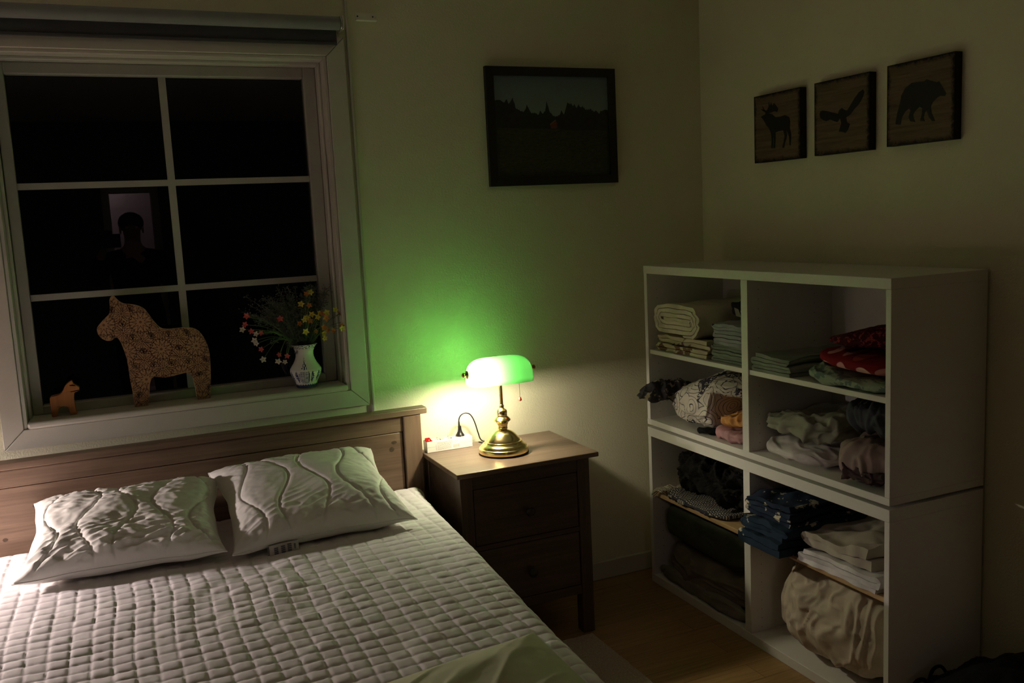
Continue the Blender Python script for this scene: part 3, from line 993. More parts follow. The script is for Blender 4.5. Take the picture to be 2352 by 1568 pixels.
# printed label
b = MB()
lx0, lx1 = PX0 + .030, PX0 + .124
yl = PY0 - .0002
b.box(lx0, lx1, yl, PY0 + .0002, PZ0 + .004, PZ1 - .003, 0)
yl -= .0002
for k in range(8):
    z = PZ1 - .0065 - k * .0036
    x = lx0 + .008
    xe = lx0 + (.062 if k > 1 else .066)
    while x < xe:
        w = .002 + R.random() * .006
        b.box(x, min(x + w, xe), yl, yl + .0002, z - .0009, z + .0005, 1)
        x += w + .0011
    if k > 1:
        b.box(lx0 + .0025, lx0 + .0052, yl, yl + .0002, z - .0012, z + .0008, 1)
x = lx0 + .069
while x < lx1 - .003:
    w = .0005 + R.random() * .0011
    b.box(x, x + w, yl, yl + .0002, PZ0 + .007, PZ0 + .018, 1)
    x += w + .0006 + R.random() * .0009
# CE mark
for k, cx in enumerate((lx0 + .080, lx0 + .0868)):
    rr = .0026
    for i in range(14):
        a0, a1 = PI * .5 + PI * i / 14, PI * .5 + PI * (i + 1) / 14
        zc = PZ1 - .0085
        P = [(cx + r_ * math.cos(a), yl, zc + r_ * math.sin(a)) for r_, a in ((rr, a0), (rr, a1), (rr - .0006, a1), (rr - .0006, a0))]
        b.add(P, [(0, 1, 2, 3)], 1)
    if k: b.box(cx - rr + .0003, cx - .0004, yl, yl + .0002, zc - .0003, zc + .0003, 1)
b.build('printed_label', [plain('label_paper', (.86, .84, .80), .5), plain('label_ink', (.42, .38, .36), .6)], st, normals=False)['label'] = 'printed label with a bar code'

# plug and cord belong to the lamp
plx, ply = PX0 + .052 + 2 * .0415, (PY0 + PY1) / 2
b = MB().lathe([(.0045, .0375), (.0058, .037), (.0066, .026), (.0085, .017), (.0125, .009), (.0162, .004), (.0165, .0015), (.015, .0005)][::-1], (plx, ply, PZ1 + .0012), 24)
b.build('plug', M['blackplastic'], lamp, smooth=True)['label'] = 'black mains plug'
zz = NZ + .0035
cpts = [(plx, ply, PZ1 + .036), (plx - .001, ply, PZ1 + .055)]
for px, py in ((1054.5, 985), (1053.5, 969), (1056, 957), (1063, 950), (1071, 948.5), (1079, 951), (1086, 960), (1092, 974), (1098, 993)):
    p = at(px, py, 1, ply - .004)
    cpts.append(p)
e = at(1105, 1013, 2, zz)
cpts += [(e.x, min(e.y, -.04), zz + .006), (e.x + .014, -.075, zz), (e.x + .024, -.105, zz), (e.x + .012, -.125, zz + .004), (LX - .062, -.150, NZ + .030), (LX - .05, LY + .062, NZ + .030), (LX - .035, LY + .064, NZ + .017)]
MB().tube(catmull(cpts, 8), .0024, 8).build('cord', M['blackplastic'], lamp, smooth='all')['label'] = 'black cord'

# ------------------------------------------------------------------ lamp at the far side of the bed (beyond the picture's left edge)
QX, QY = -3.25, -.24
l2 = thing('bedside_lamp', (QX, QY, NZ), 'small bedside lamp with a pale pink cloth shade on the far nightstand', 'lamp')
MB().lathe([(.06, .0005), (.062, .004), (.05, .012), (.016, .02), (.009, .03), (.009, .215), (.012, .22), (.004, .223)], (QX, QY, NZ), 32).build('base', M['brassd'], l2, smooth=True)
t = NT('pink_lamp_cloth')
tl_ = t.n('ShaderNodeBsdfTranslucent'); tl_.inputs[0].default_value = (.05, .03, .026, 1)
di = t.n('ShaderNodeBsdfDiffuse'); di.inputs[0].default_value = (.6, .45, .42, 1)
m1 = t.n('ShaderNodeMixShader'); m1.inputs[0].default_value = .6
t.l(tl_.outputs[0], m1.inputs[1]); t.l(di.outputs[0], m1.inputs[2]); t.l(m1.outputs[0], t.out.inputs[0])
MB().lathe([(.095, .235), (.07, .375)], (QX, QY, NZ), 40, cap=False).lathe([(.0938, .235), (.0688, .373), (.001, .373)], (QX, QY, NZ), 40, cap=False).lathe([(.07, .375), (.001, .375)], (QX, QY, NZ), 40, cap=False).build('lamp_shade', t.m, l2, smooth=True)
t = NT('lit_bulb_pinkish')
em = t.n('ShaderNodeEmission'); em.inputs[0].default_value = (1.0, .84, .78, 1); em.inputs[1].default_value = BULB_LEFT_LAMP
t.l(em.outputs[0], t.out.inputs[0])
MB().ball((QX, QY, NZ + .252), (.026, .026, .03), 12).build('bulb', t.m, l2, smooth='all')
# ------------------------------------------------------------------ things on the window sill
ZS = .9275


def outline(crop, ox, oy, sc, yv):
    return [at(ox + x / sc, oy + y / sc, 1, yv) for x, y in crop]


M['ply'] = wood('pale_plywood', (.36, .20, .10), (.46, .27, .14), 'x', .7)
M['plyedge'] = plain('pale_plywood_edge', (.50, .40, .22), .7)
M['ink'] = plain('brown_ink', (.06, .025, .015), .7)
hp = [(372, 160), (380, 128), (395, 110), (412, 102), (432, 108), (460, 138), (490, 165), (515, 182), (545, 194), (590, 199), (640, 203), (690, 212), (740, 227), (775, 246), (805, 268), (850, 328), (900, 398), (960, 465), (990, 486), (1020, 497), (1065, 500), (1110, 499), (1210, 488), (1265, 483), (1320, 482), (1370, 488), (1410, 500), (1450, 525), (1480, 560), (1508, 600), (1530, 642), (1550, 690), (1565, 742), (1577, 800), (1583, 860), (1590, 1000), (1590, 1180), (1584, 1322), (1556, 1342), (1455, 1344), (1428, 1310), (1400, 1180), (1375, 1080), (1345, 1037), (1320, 1026), (1290, 1023), (1200, 1045), (1110, 1070), (1040, 1080), (1000, 1079), (955, 1074), (915, 1071), (890, 1085), (872, 1108), (860, 1160), (852, 1300), (836, 1425), (820, 1434), (710, 1441), (690, 1425), (675, 1380), (650, 1250), (620, 1100), (600, 960), (580, 850), (550, 760), (515, 672), (490, 628), (465, 602), (448, 600), (430, 612), (405, 632), (380, 641), (340, 640), (310, 628), (280, 612), (252, 584), (233, 556), (222, 512), (226, 486), (240, 460), (270, 425), (300, 392), (330, 362), (358, 336), (372, 312), (378, 285), (378, 230)]
YH_ = .028
pts = outline(hp, 180, 660, 5.2265, YH_)
pts = [Vector((p.x, p.y, max(p.z, ZS + .0004))) for p in pts]
zmn = min(p.z for p in pts)
# both feet down on the sill
for p in pts:
    if p.z < ZS + .016: p.z = ZS + .0004
hors = thing('wooden_horse', ((pts[0].x + pts[40].x) / 2, YH_ + .01, ZS), 'large flat plywood horse with drawn star ornament on the window sill', 'ornament')
b = MB().prism(pts, (0, .02, 0))
b.m = [0] * (len(b.f) - len(pts)) + [1] * len(pts)
b.build('body', [M['ply'], M['plyedge']], hors, bevel=.002)
poly2 = [(p.x, p.z) for p in pts]


def inside(x, z, m=.0):
    c = False
    n = len(poly2)
    for i in range(n):
        x1, z1 = poly2[i]; x2, z2 = poly2[(i + 1) % n]
        if (z1 > z) != (z2 > z) and x < (x2 - x1) * (z - z1) / (z2 - z1) + x1: c = not c
    return c


b = MB()
YL_ = YH_ - .0004


def seg(x1, z1, x2, z2, w=.0013):
    n = max(2, int(math.hypot(x2 - x1, z2 - z1) / .005))
    d = Vector((x2 - x1, 0, z2 - z1)); 
    if d.length < 1e-6: return
    q = Vector((-d.z, 0, d.x)).normalized() * w / 2
    for i in range(n):
        a = Vector((x1, YL_, z1)) + d * (i / n); c = Vector((x1, YL_, z1)) + d * ((i + 1) / n)
        if inside(a.x, a.z) and inside(c.x, c.z):
            b.add([a - q, c - q, c + q, a + q], [(0, 1, 2, 3)])


def circ(x, z, r, n=14, a0=0, a1=2 * PI, w=.0012):
    for i in range(n):
        p, q = a0 + (a1 - a0) * i / n, a0 + (a1 - a0) * (i + 1) / n
        seg(x + r * math.cos(p), z + r * math.sin(p), x + r * math.cos(q), z + r * math.sin(q), w)


def starburst(x, z, rot=0, big=True):
    n = 10 if big else 8
    for k in range(n):
        a = rot + 2 * PI * k / n
        ca, sa = math.cos(a), math.sin(a)
        P = lambda r, o: (x + r * ca - o * sa, z + r * sa + o * ca)
        if big:
            tip = P(.058, 0); l_ = P(.030, .0105); r_ = P(.030, -.0105); c0 = P(.012, 0)
            for q in (l_, r_): seg(*tip, *q); seg(*q, *c0)
            seg(*P(.026, 0), *P(.05, 0)); seg(*l_, *P(.036, 0)); seg(*r_, *P(.036, 0))
            circ(*P(.031, 0), .0011, 6)
        else:
            circ(*P(.026, 0), .0085, 10, a - PI * .6, a + PI * .6)
            seg(*P(.006, 0), *P(.022, .006)); seg(*P(.006, 0), *P(.022, -.006))
            circ(*P(.027, 0), .0012, 6, w=.0014)
    circ(x, z, .0035, 8, w=.0012)
    circ(x, z, .0012, 6, w=.0015)


cx0, cz0 = at(180 + 995 / 5.2265, 660 + 740 / 5.2265, 1, YH_).x, at(180 + 995 / 5.2265, 660 + 740 / 5.2265, 1, YH_).z
sp_ = .1085
for i in range(-4, 5):
    for j in range(-4, 5):
        x = cx0 + sp_ * (i + .5 * (j % 2)); z = cz0 + sp_ * .866 * j
        starburst(x, z, .15 * j + .1, True)
        for dx, dz in ((sp_ * .5, sp_ * .289), (sp_ * .5, -sp_ * .289)):
            starburst(x + dx, z + dz, .2, False)
        for k in range(6):
            a = PI / 6 + k * PI / 3
            c_x, c_z = x + .0545 * math.cos(a + PI / 6) , z + .0545 * math.sin(a + PI / 6)
            circ(c_x, c_z, .010, 10)
            for q in range(3): seg(c_x, c_z - .008, c_x + (q - 1) * .005, c_z + .008)
b.build('drawn_pattern', M['ink'], hors, normals=False)['label'] = 'thin brown drawn star pattern'

sp2 = [(895, 435), (905, 410), (930, 392), (1000, 372), (1050, 362), (1085, 345), (1115, 315), (1135, 280), (1160, 220), (1188, 180), (1225, 148), (1262, 122), (1290, 103), (1308, 130), (1318, 168), (1345, 183), (1372, 196), (1425, 225), (1432, 258), (1425, 290), (1382, 310), (1342, 325), (1335, 380), (1335, 450), (1345, 510), (1356, 565), (1388, 688), (1378, 710), (1290, 720), (1262, 685), (1245, 640), (1230, 592), (1200, 575), (1150, 572), (1100, 580), (1066, 602), (1048, 680), (1040, 762), (980, 785), (937, 765), (925, 690), (913, 600), (900, 520)]
pts = outline(sp2, 0, 860, 7.84, .022)
pts = [Vector((p.x, p.y, ZS + .0004 if p.z < ZS + .012 else p.z)) for p in pts]
sh = thing('wooden_horse', ((pts[0].x + pts[20].x) / 2, .03, ZS), 'small carved orange brown wooden horse at the left end of the window sill', 'ornament')
M['horse'] = wood('orange_brown_wood', (.30, .11, .025), (.42, .17, .045), 'z', .5)
MB().prism(pts, (0, .024, 0)).build('body', M['horse'], sh, bevel=.005, seg=3)

# vase with painted blue decoration
VX, VY = -1.6575, .03
M['delft'] = plain('white_glaze', (.74, .74, .70), .12, var=.04)
M['delftb'] = plain('blue_glaze_paint', (.028, .05, .15), .12, var=.3, scale=90)
vp = [(.0005, .002), (.034, .002), (.036, .004), (.0365, .010), (.0355, .013), (.038, .02), (.045, .034), (.0515, .046), (.0545, .058), (.053, .066), (.047, .076), (.040, .086), (.0345, .097), (.031, .108), (.0302, .117), (.0315, .127), (.036, .138), (.0415, .146), (.0445, .150), (.0450, .1512), (.0435, .1512), (.040, .1475), (.034, .138), (.029, .126), (.028, .116), (.028, .10), (.028, .07), (.0005, .066)]
prof = []
for i in range(len(vp) - 1):
    n = max(1, int(math.hypot(vp[i + 1][0] - vp[i][0], vp[i + 1][1] - vp[i][1]) / .0011))
    for k in range(n): prof.append((vp[i][0] + (vp[i + 1][0] - vp[i][0]) * k / n, vp[i][1] + (vp[i + 1][1] - vp[i][1]) * k / n))
prof.append(vp[-1])


def delft(fa, z):
    z = z - ZS
    q = (fa * 4 + .68) % 1.0 - .5          # four panels around
    if z < .014: return 1 if z > .0035 and (z < .011 or math.sin(fa * 2 * PI * 26) > 0) else 0
    if .018 < z < .062:
        if abs(q) < .19:                    # lattice panel
            a, c = q * 52, (z - .018) * 210
            return 1 if (abs((a + c) % 1 - .5) > .36 or abs((a - c) % 1 - .5) > .36) and abs(q) < .175 else (1 if abs(q) > .18 else 0)
        d = abs(q) - .345
        leaf = abs(d) < .075 * math.sin(max(0, min(1, (z - .02) / .042)) * PI) ** .7 * (1 + .3 * math.sin(z * 900))
        ring = .20 < abs(q) < .225 and .024 < z < .056
        return 1 if leaf and noise.noise(Vector((q * 60, z * 500, 1))) > -.25 or ring else 0
    if .064 < z < .112:                     # flower sprig on the shoulder, above each lattice
        for (a, c, r_) in ((0, .073, .030), (-.06, .081, .022), (.06, .081, .022), (0, .088, .026), (-.035, .096, .014), (.035, .096, .014), (0, .104, .010), (.10, .072, .016), (-.10, .072, .016)):
            if ((q - a) / r_) ** 2 + ((z - c) / (.0055 * r_ / .03 + .0015)) ** 2 < 1: return 1
        return 0
    if .137 < z < .1495: return 1 if noise.noise(Vector((fa * 46, z * 420, 4))) > .12 else 0
    return 0


vs_ = thing('vase', (VX, VY, ZS), 'white and blue painted porcelain vase of flowers at the right end of the window sill', 'vase')
MB().lathe([(r_, z + ZS) for r_, z in prof], (VX, VY, 0), 150, cap=False, fn=delft).build('body', [M['delft'], M['delftb']], vs_, smooth='all')

# flowers: one spray per colour, each bloom a part of its spray; grey green feathery sprigs
def fl(c): return [at(520 + x / 4.61, 600 + y / 4.61, 1, VY - .030 + (R.random() - .6) * .06) for x, y in c]


sets = (('yellow', (.72, .56, .10), [(890, 330), (790, 455), (905, 565), (965, 590), (1060, 545), (825, 620), (840, 745), (1030, 765), (1040, 815), (1155, 515), (1275, 525), (1268, 640), (1225, 710), (850, 598), (985, 548)], 'spray of small yellow star flowers in the vase, leaning right'),
        ('orange', (.62, .20, .05), [(845, 348), (875, 468), (1015, 552), (1055, 602), (885, 630), (775, 662), (945, 742), (1030, 702), (1070, 727), (1133, 732), (1222, 678), (1205, 552)], 'spray of small orange flowers in the vase among the yellow ones'),
        ('pink', (.60, .11, .10), [(215, 580), (198, 670), (370, 757), (265, 742), (370, 930), (730, 880), (645, 1000), (560, 985), (570, 610)], 'spray of coral pink flowers in the vase, drooping left'),
        ('white', (.62, .60, .50), [(172, 725), (300, 840), (390, 1037), (550, 1055), (620, 1063), (315, 770), (320, 870)], 'spray of cream white flowers in the vase, hanging lowest on the left'))
M['fstem'] = plain('green_stem', (.10, .19, .05), .6)
M['fcore'] = plain('flower_heart', (.30, .22, .05), .6)
mouth = Vector((VX, VY, ZS + .146))
for nm, c, pts, lab in sets:
    root = thing('flower_spray', (VX, VY, ZS + .12), lab, 'flowers', 'flower sprays in the vase')
    mm = plain(nm + '_petal', c, .6, var=.12, scale=80)
    mb = MB()
    for p in fl(pts):
        # the stem starts inside the mouth and arches out to the bloom
        a = Vector((VX + (p.x - VX) * .08, VY + R.uniform(-.012, .012), ZS + .085))
        rim = Vector((VX + max(-.03, min(.03, (p.x - VX) * .3)), VY + R.uniform(-.015, .01), ZS + .154))
        m_ = (rim + p) / 2 + Vector((0, 0, .02 + .10 * max(0, rim.z + .02 - p.z)))
        if p.z < rim.z + .01: m_.z = max(m_.z, rim.z + .022)
        mb.tube(catmull([a, rim, m_, p], 6), .0008, 5)
        d = (p - m_).normalized()
        d = (d * .5 + Vector((R.uniform(-.3, .1), -1.0, R.uniform(-.1, .4))).normalized()).normalized()
        s1 = d.cross(Vector((0, 0, 1))).normalized(); s2 = s1.cross(d)
        fb = MB()
        rr = R.uniform(.0082, .0108)
        r0 = R.random() * 6
        for k in range(5):
            an = r0 + 2 * PI * k / 5
            ax = s1 * math.cos(an) + s2 * math.sin(an); tx = -s1 * math.sin(an) + s2 * math.cos(an)
            P = [p, p + ax * rr * .55 - tx * rr * .42 + d * rr * .25, p + ax * rr * 1.1 - tx * rr * .16 + d * rr * .30, p + ax * rr * 1.2 + d * rr * .2, p + ax * rr * 1.1 + tx * rr * .16 + d * rr * .30, p + ax * rr * .55 + tx * rr * .42 + d * rr * .25]
            fb.add(P, [(0, 1, 2, 3), (0, 3, 4, 5)], 0)
        fb.ball(p + d * .0012, .0018, 6, 1)
        fb.build('flower', [mm, M['fcore']], root, normals=False)
    mb.build('stems', M['fstem'], root, smooth='all')
mb = MB()
R2 = random.Random(5)
for k in range(130):
    ex, ez = 560 + R2.gauss(0, 165), 520 + R2.gauss(0, 118)
    if ex > 700: ez = min(ez, 760 - (ex - 700) * .6) - 40
    if k % 5 == 0: ex, ez = R2.uniform(820, 1120), R2.uniform(250, 420)
    p = at(520 + ex / 4.61, 600 + ez / 4.61, 1, VY + R2.uniform(-.015, .055))
    rim = Vector((VX + max(-.032, min(.03, (p.x - VX) * .3)), VY + R2.uniform(-.02, .015), ZS + .15))
    m_ = (rim + p) / 2 + Vector((0, 0, .025))
    sp = catmull([rim - Vector((0, 0, .03)), rim, m_, p], 7)
    mb.tube(sp, .0005, 4)
    n = len(sp)
    for i in range(n // 3, n):
        for q in range(3):
            o_ = Vector((R2.uniform(-1, 1), R2.uniform(-1, 1), R2.uniform(-.4, 1))).normalized()
            e = sp[i] + o_ * R2.uniform(.008, .020)
            mb.tube([sp[i], e], [.0005, .0002], 3, cap=False)
            if q < 2:
                s_ = o_.cross(Vector((0, 1, 0))).normalized() * .0018
                mb.add([e - s_, e + o_ * .003, e + s_, e - o_ * .003], [(0, 1, 2, 3)])
o = mb.build('feathery_sprigs', plain('grey_green_sprig', (.13, .14, .11), .7, var=.3, scale=60), normals=False)
tag(o, 'grey green feathery dried sprigs filling the flower vase', 'greenery', kind='stuff')

# ------------------------------------------------------------------ textiles on the shelves
XI, XB = -.366, -.018          # front and back of a compartment


def rigde(p): return 1 - min(1, abs(noise.noise(p)) * 3.2)


def blob(name, label, cat, x0, x1, ya, yb, z0, z1, m, seed, amp=.014, crease=.010, e=3.2, n=44, top=None, bot=None, cdir=(1, 1, 1), cf=9, group=None, lim=None, fine=0, parent=None, front=None):
    """soft crumpled bundle filling the box x0..x1, ya..yb, z0..z1 (ya is the far end)"""
    bm = bmesh.new()
    bmesh.ops.create_cube(bm, size=2)
    bmesh.ops.subdivide_edges(bm, edges=bm.edges[:], cuts=n, use_grid_fill=True)
    cx, cy, cz = (x0 + x1) / 2, (ya + yb) / 2, (z0 + z1) / 2
    hx, hy, hz = abs(x1 - x0) / 2, abs(yb - ya) / 2, abs(z1 - z0) / 2
    for v in bm.verts:
        p = v.co
        k = (abs(p.x) ** e + abs(p.y) ** e + abs(p.z) ** e) ** (1 / e)
        q = p / k
        nrm = Vector((q.x / hx, q.y / hy, q.z / hz)).normalized()
        w = Vector((cx + q.x * hx, cy + q.y * hy, cz + q.z * hz))
        s = Vector((w.x + seed, w.y - seed * .7, w.z + seed * .3))
        sd = Vector((s.x * cdir[0], s.y * cdir[1], s.z * cdir[2])) * cf
        sd += Vector((noise.noise(s * 6), noise.noise(s * 6 + Vector((5, 5, 5))), noise.noise(s * 6 + Vector((9, 1, 3))))) * .9
        d = amp * fbm(s * 7, 3) + crease * (rigde(sd) - .55) + crease * .6 * (rigde(sd * 2.1 + Vector((3, 7, 1))) - .55)
        if fine: d += fine * (rigde(s * 95) + rigde(s * 60))
        w += nrm * d
        fy = (w.y - ya) / (yb - ya)
        fy = min(1, max(0, fy))
        if top or bot:
            zt = top(fy) if top else z1
            zb_ = bot(fy) if bot else z0
            w.z = zb_ + (w.z - z0) / (z1 - z0) * (zt - zb_)
        if front: w.x = front(fy, w)
        lo = z0 if not bot else bot(fy)
        w.z = max(w.z, lo + .0006)
        L = lim or (-.1470, -.7105) if (ya > -.73) else lim or (-.7465, -1.3200)
        w.y = min(L[0], max(L[1], w.y))
        w.x = min(w.x, -.0145)
        v.co = w
    vs = [v.co.copy() for v in bm.verts]
    for i, v in enumerate(bm.verts): v.index = i
    fs = [tuple(v.index for v in f.verts) for f in bm.faces]
    bm.free()
    o = MB().add(vs, fs).build(name, m, parent, smooth='all', normals=False)
    if parent is None: tag(o, label, cat, group)
    elif label: o['label'] = label
    return o


def folded(name, label, cat, xf, xb, ya, yb, z0, z1, layers, m, seed, group=None, wob=.006, gap=.80, K=34, parent=None, shrink=.05, sag=None, line=None):
    """cloth folded to and fro: rounded folds and layer edges show at the front"""
    t = (z1 - z0) / layers
    made = line is not None
    line = line or []
    for i in range(0 if made else layers):
        z = z0 + t * (i + .5)
        a, c = (ya - t * .5 - shrink * abs(noise.noise(Vector((i * 3.3, seed, 0)))), yb + t * .5 + shrink * abs(noise.noise(Vector((i * 2.7, seed, 4)))))
        rng = [(c + (a - c) * k / 22) for k in range(23)]
        if i % 2: rng = rng[::-1]
        line += [(y, z) for y in rng]
        if i < layers - 1:
            s = 1 if i % 2 == 0 else -1
            yy = line[-1][0]
            for k in range(1, 7):
                an = -PI / 2 + PI * k / 7
                line.append((yy + s * t * .5 * math.cos(an), z + t * .5 + t * .5 * math.sin(an)))
    n = len(line)
    A, B3 = [], []
    h = t * gap / 2
    for i in range(n):
        p0, p1 = line[max(0, i - 1)], line[min(n - 1, i + 1)]
        d = Vector((p1[0] - p0[0], p1[1] - p0[1]))
        d = d.normalized() if d.length > 1e-9 else Vector((1, 0))
        q = Vector((-d.y, d.x)) * h
        A.append((line[i][0] + q.x, line[i][1] + q.y)); B3.append((line[i][0] - q.x, line[i][1] - q.y))
    loop = A + B3[::-1]
    m_ = len(loop)
    vs, fs = [], []
    for k in range(K + 1):
        f = k / K
        for (y, z) in loop:
            lay = (z - z0) / t
            x = xf + (xb - xf) * f
            if k < 3: x += (.018 * noise.noise(Vector((math.floor(lay) * 5.1 + seed, 0, 2))) + .009 * noise.noise(Vector((y * 24, z * 60, seed)))) * (3 - k) / 3
            edge = .35 if k == 0 else 0
            s = Vector((x * 1.0 + seed, y, z))
            fz = min(1, (z - z0) / max(.02, (z1 - z0)))
            dz = wob * fz * (fbm(s * 11, 2) + .6 * noise.noise(Vector((x * 9 + seed, y * 22, z * 30))))
            dy = wob * (fbm(s * 9 + Vector((4, 4, 4)), 2))
            if sag: dz += sag((y - ya) / (yb - ya)) * fz
            vs.append((x, y + dy, max(z0 + .0004, z + dz)))
    for k in range(K):
        for i in range(m_):
            j = (i + 1) % m_
            fs.append((k * m_ + i, k * m_ + j, (k + 1) * m_ + j, (k + 1) * m_ + i))
    for e_ in (0, K):
        for i in range(n - 1):
            q = (e_ * m_ + i, e_ * m_ + i + 1, e_ * m_ + m_ - 2 - i, e_ * m_ + m_ - 1 - i)
            fs.append(q if e_ else q[::-1])
    o = MB().add(vs, fs).build(name, m, parent, smooth='soft', normals=False)
    if parent is None: tag(o, label, cat, group)
    return o


def pattern(name, base, ink, scale, thr, ink2=None, bump=.2, kind='noise'):
    t = NT(name).set(.9, 0, .12)
    v = t.coord('Object')
    if kind == 'noise':
        n = t.noise(v, scale, 3, .6)
        c = t.ramp(n, [(thr - .015, base), (thr + .015, ink)])
    elif kind == 'dots':
        mp = t.coord('Object', (0.0, 1, 1))
        x = t.n('ShaderNodeTexVoronoi'); x.inputs['Scale'].default_value = scale; x.inputs['Randomness'].default_value = .45
        t.l(mp, x.inputs['Vector'])
        c1 = t.ramp(x.outputs['Color'], [(.3, ink), (.6, ink2 or ink)])
        f = t.ramp(x.outputs['Distance'], [(thr, (1, 1, 1)), (thr + .02, (0, 0, 0))])
        mx = t.n('ShaderNodeMix', data_type='RGBA')
        t.l(f, mx.inputs[0]); mx.inputs[6].default_value = (*base, 1); t.l(c1, mx.inputs[7])
        c = mx.outputs[2]
    elif kind == 'paisley':
        wn = t.n('ShaderNodeTexNoise'); wn.inputs['Scale'].default_value = 6; t.l(v, wn.inputs['Vector'])
        vm = t.n('ShaderNodeVectorMath', operation='MULTIPLY_ADD'); t.l(wn.outputs[1], vm.inputs[0]); vm.inputs[1].default_value = (.10, .10, .10); t.l(v, vm.inputs[2])
        x = t.n('ShaderNodeTexVoronoi'); x.inputs['Scale'].default_value = scale
        t.l(vm.outputs[0], x.inputs['Vector'])
        sn = t.n('ShaderNodeMath', operation='MULTIPLY'); t.l(x.outputs['Distance'], sn.inputs[0]); sn.inputs[1].default_value = 22
        s2 = t.n('ShaderNodeMath', operation='SINE'); t.l(sn.outputs[0], s2.inputs[0])
        s3 = t.n('ShaderNodeMath', operation='ABSOLUTE'); t.l(s2.outputs[0], s3.inputs[0])
        lines = t.ramp(s3.outputs[0], [(.0, (1, 1, 1)), (.17, (1, 1, 1)), (.26, (0, 0, 0))])
        big = t.n('ShaderNodeTexVoronoi'); big.inputs['Scale'].default_value = 62; t.l(vm.outputs[0], big.inputs['Vector'])
        dots = t.ramp(big.outputs['Distance'], [(.24, (1, 1, 1)), (.30, (0, 0, 0)), (.42, (0, 0, 0)), (.5, (1, 1, 1))])
        area = t.ramp(t.noise(v, 7.5, 1), [(.54, (0, 0, 0)), (.55, (1, 1, 1))])
        band = t.n('ShaderNodeMix', data_type='RGBA', blend_type='MULTIPLY'); band.inputs[0].default_value = 1
        t.l(dots, band.inputs[6]); t.l(area, band.inputs[7])
        ad = t.n('ShaderNodeMix', data_type='RGBA', blend_type='LIGHTEN'); ad.inputs[0].default_value = 1
        t.l(lines, ad.inputs[6]); t.l(band.outputs[2], ad.inputs[7])
        mx = t.n('ShaderNodeMix', data_type='RGBA'); t.l(ad.outputs[2], mx.inputs[0]); mx.inputs[6].default_value = (*base, 1); mx.inputs[7].default_value = (*ink, 1)
        c = mx.outputs[2]
    elif kind == 'weave':
        x = t.n('ShaderNodeTexBrick', offset=.5); t.l(v, x.inputs['Vector'])
        mp = t.coord('Object', (1, 1, 1), (0, 0, PI / 2)); t.l(mp, x.inputs['Vector'])
        x.inputs['Scale'].default_value = 1; x.inputs['Brick Width'].default_value = .011; x.inputs['Row Height'].default_value = .0075
        x.inputs['Mortar Size'].default_value = .0022; x.inputs['Color1'].default_value = (*ink, 1); x.inputs['Color2'].default_value = (*mix3(ink, (0, 0, 0), .3), 1); x.inputs['Mortar'].default_value = (*base, 1)
        c = x.outputs[0]
    t.l(c, t.bsdf.inputs['Base Color'])
    t.bump(t.noise(v, 380, 2), bump, .0012)
    return t.m


G1 = 'textiles on the shelf units'
F_ = .9463
cream = fabric('cream_blanket', (.66, .62, .48)); bluegrey = fabric('blue_grey_sheet', (.36, .38, .40)); greengrey = fabric('green_grey_sheet', (.27, .31, .26))
folded('folded_cloth', 'folded cream cloth with brown markings, bottom of the stack in the top left compartment', 'cloth', XI + .018, XB, -.172, -.50, F_, 1.008, 4, pattern('cream_brown_print', (.55, .50, .36), (.17, .11, .07), 14, .56), 1.1, G1, wob=.007)
roll = []
tr_, wr_, yc_, zc_ = .0168, .088, -.3075, 1.0705
for k in range(9): roll.append((yc_ + wr_ * (.9 - 1.8 * k / 8), zc_ + .001))
for k in range(int(3.3 * 36) + 1):      # flat spiral seen from its end
    an = PI * .9 + 2 * PI * k / 36
    r_ = .004 + tr_ * k / 36
    yy, zz_ = r_ * math.cos(an), r_ * math.sin(an)
    roll.append((yc_ + yy + max(-1, min(1, math.cos(an) * 3)) * wr_, zc_ + zz_ * 1.0))
folded('folded_blanket', 'thick cream blanket rolled and folded, on top in the top left compartment', 'blanket', XI + .014, XB, -.160, -.455, 1.011, 1.128, 7, cream, 2.3, G1, wob=.007, gap=.84, line=roll)
folded('folded_sheet', 'green grey folded bed sheet stack under the blue grey one by the divider', 'sheet', XI + .022, XB, -.515, -.708, F_, 1.006, 6, greengrey, 3.1, G1, gap=.84)
folded('folded_sheet', 'blue grey folded bed sheet on the green grey stack by the divider', 'sheet', XI + .012, XB, -.525, -.708, 1.009, 1.084, 6, bluegrey, 4.7, G1, gap=.86, wob=.008)
dk = blob('folded_cloth', 'dark navy cloth with a white strap behind the cream blanket', 'cloth', -.255, XB, -.475, -.708, 1.090, 1.150, fabric('dark_navy_cloth', (.020, .022, .028)), 6.6, .008, .006, e=5, n=30, group=G1)
b = MB()
for k in range(3):
    p0 = Vector((-.262, -.575 - .012 * k, 1.118 - .004 * k))
    b.tube(catmull([p0, p0 + Vector((-.012, -.03, -.022)), p0 + Vector((-.014, -.065, -.018)), p0 + Vector((-.006, -.095, .012 + .006 * k))], 6), .0022, 5)
b.build('strap', fabric('white_strap', (.60, .58, .50)), dk, smooth='all')['label'] = 'white strap'
MB().prism([(-.268, -.545, 1.128), (-.270, -.57, 1.124), (-.272, -.588, 1.098), (-.272, -.560, 1.100)], (.001, 0, 0)).build('care_tag', fabric('tag_cloth', (.30, .29, .25)), dk)
# paisley quilt hanging out at the left
pais = pattern('paisley_print', (.60, .55, .50), (.045, .045, .062), 11, .5, kind='paisley')
paisd = pattern('dark_paisley_print', (.05, .048, .055), (.35, .30, .22), 30, .60)
F2 = .6698


def efront(f, w):
    return w.x - .035 * math.exp(-((f - .3) / .3) ** 2) * (1 if w.x < -.2 else 0)


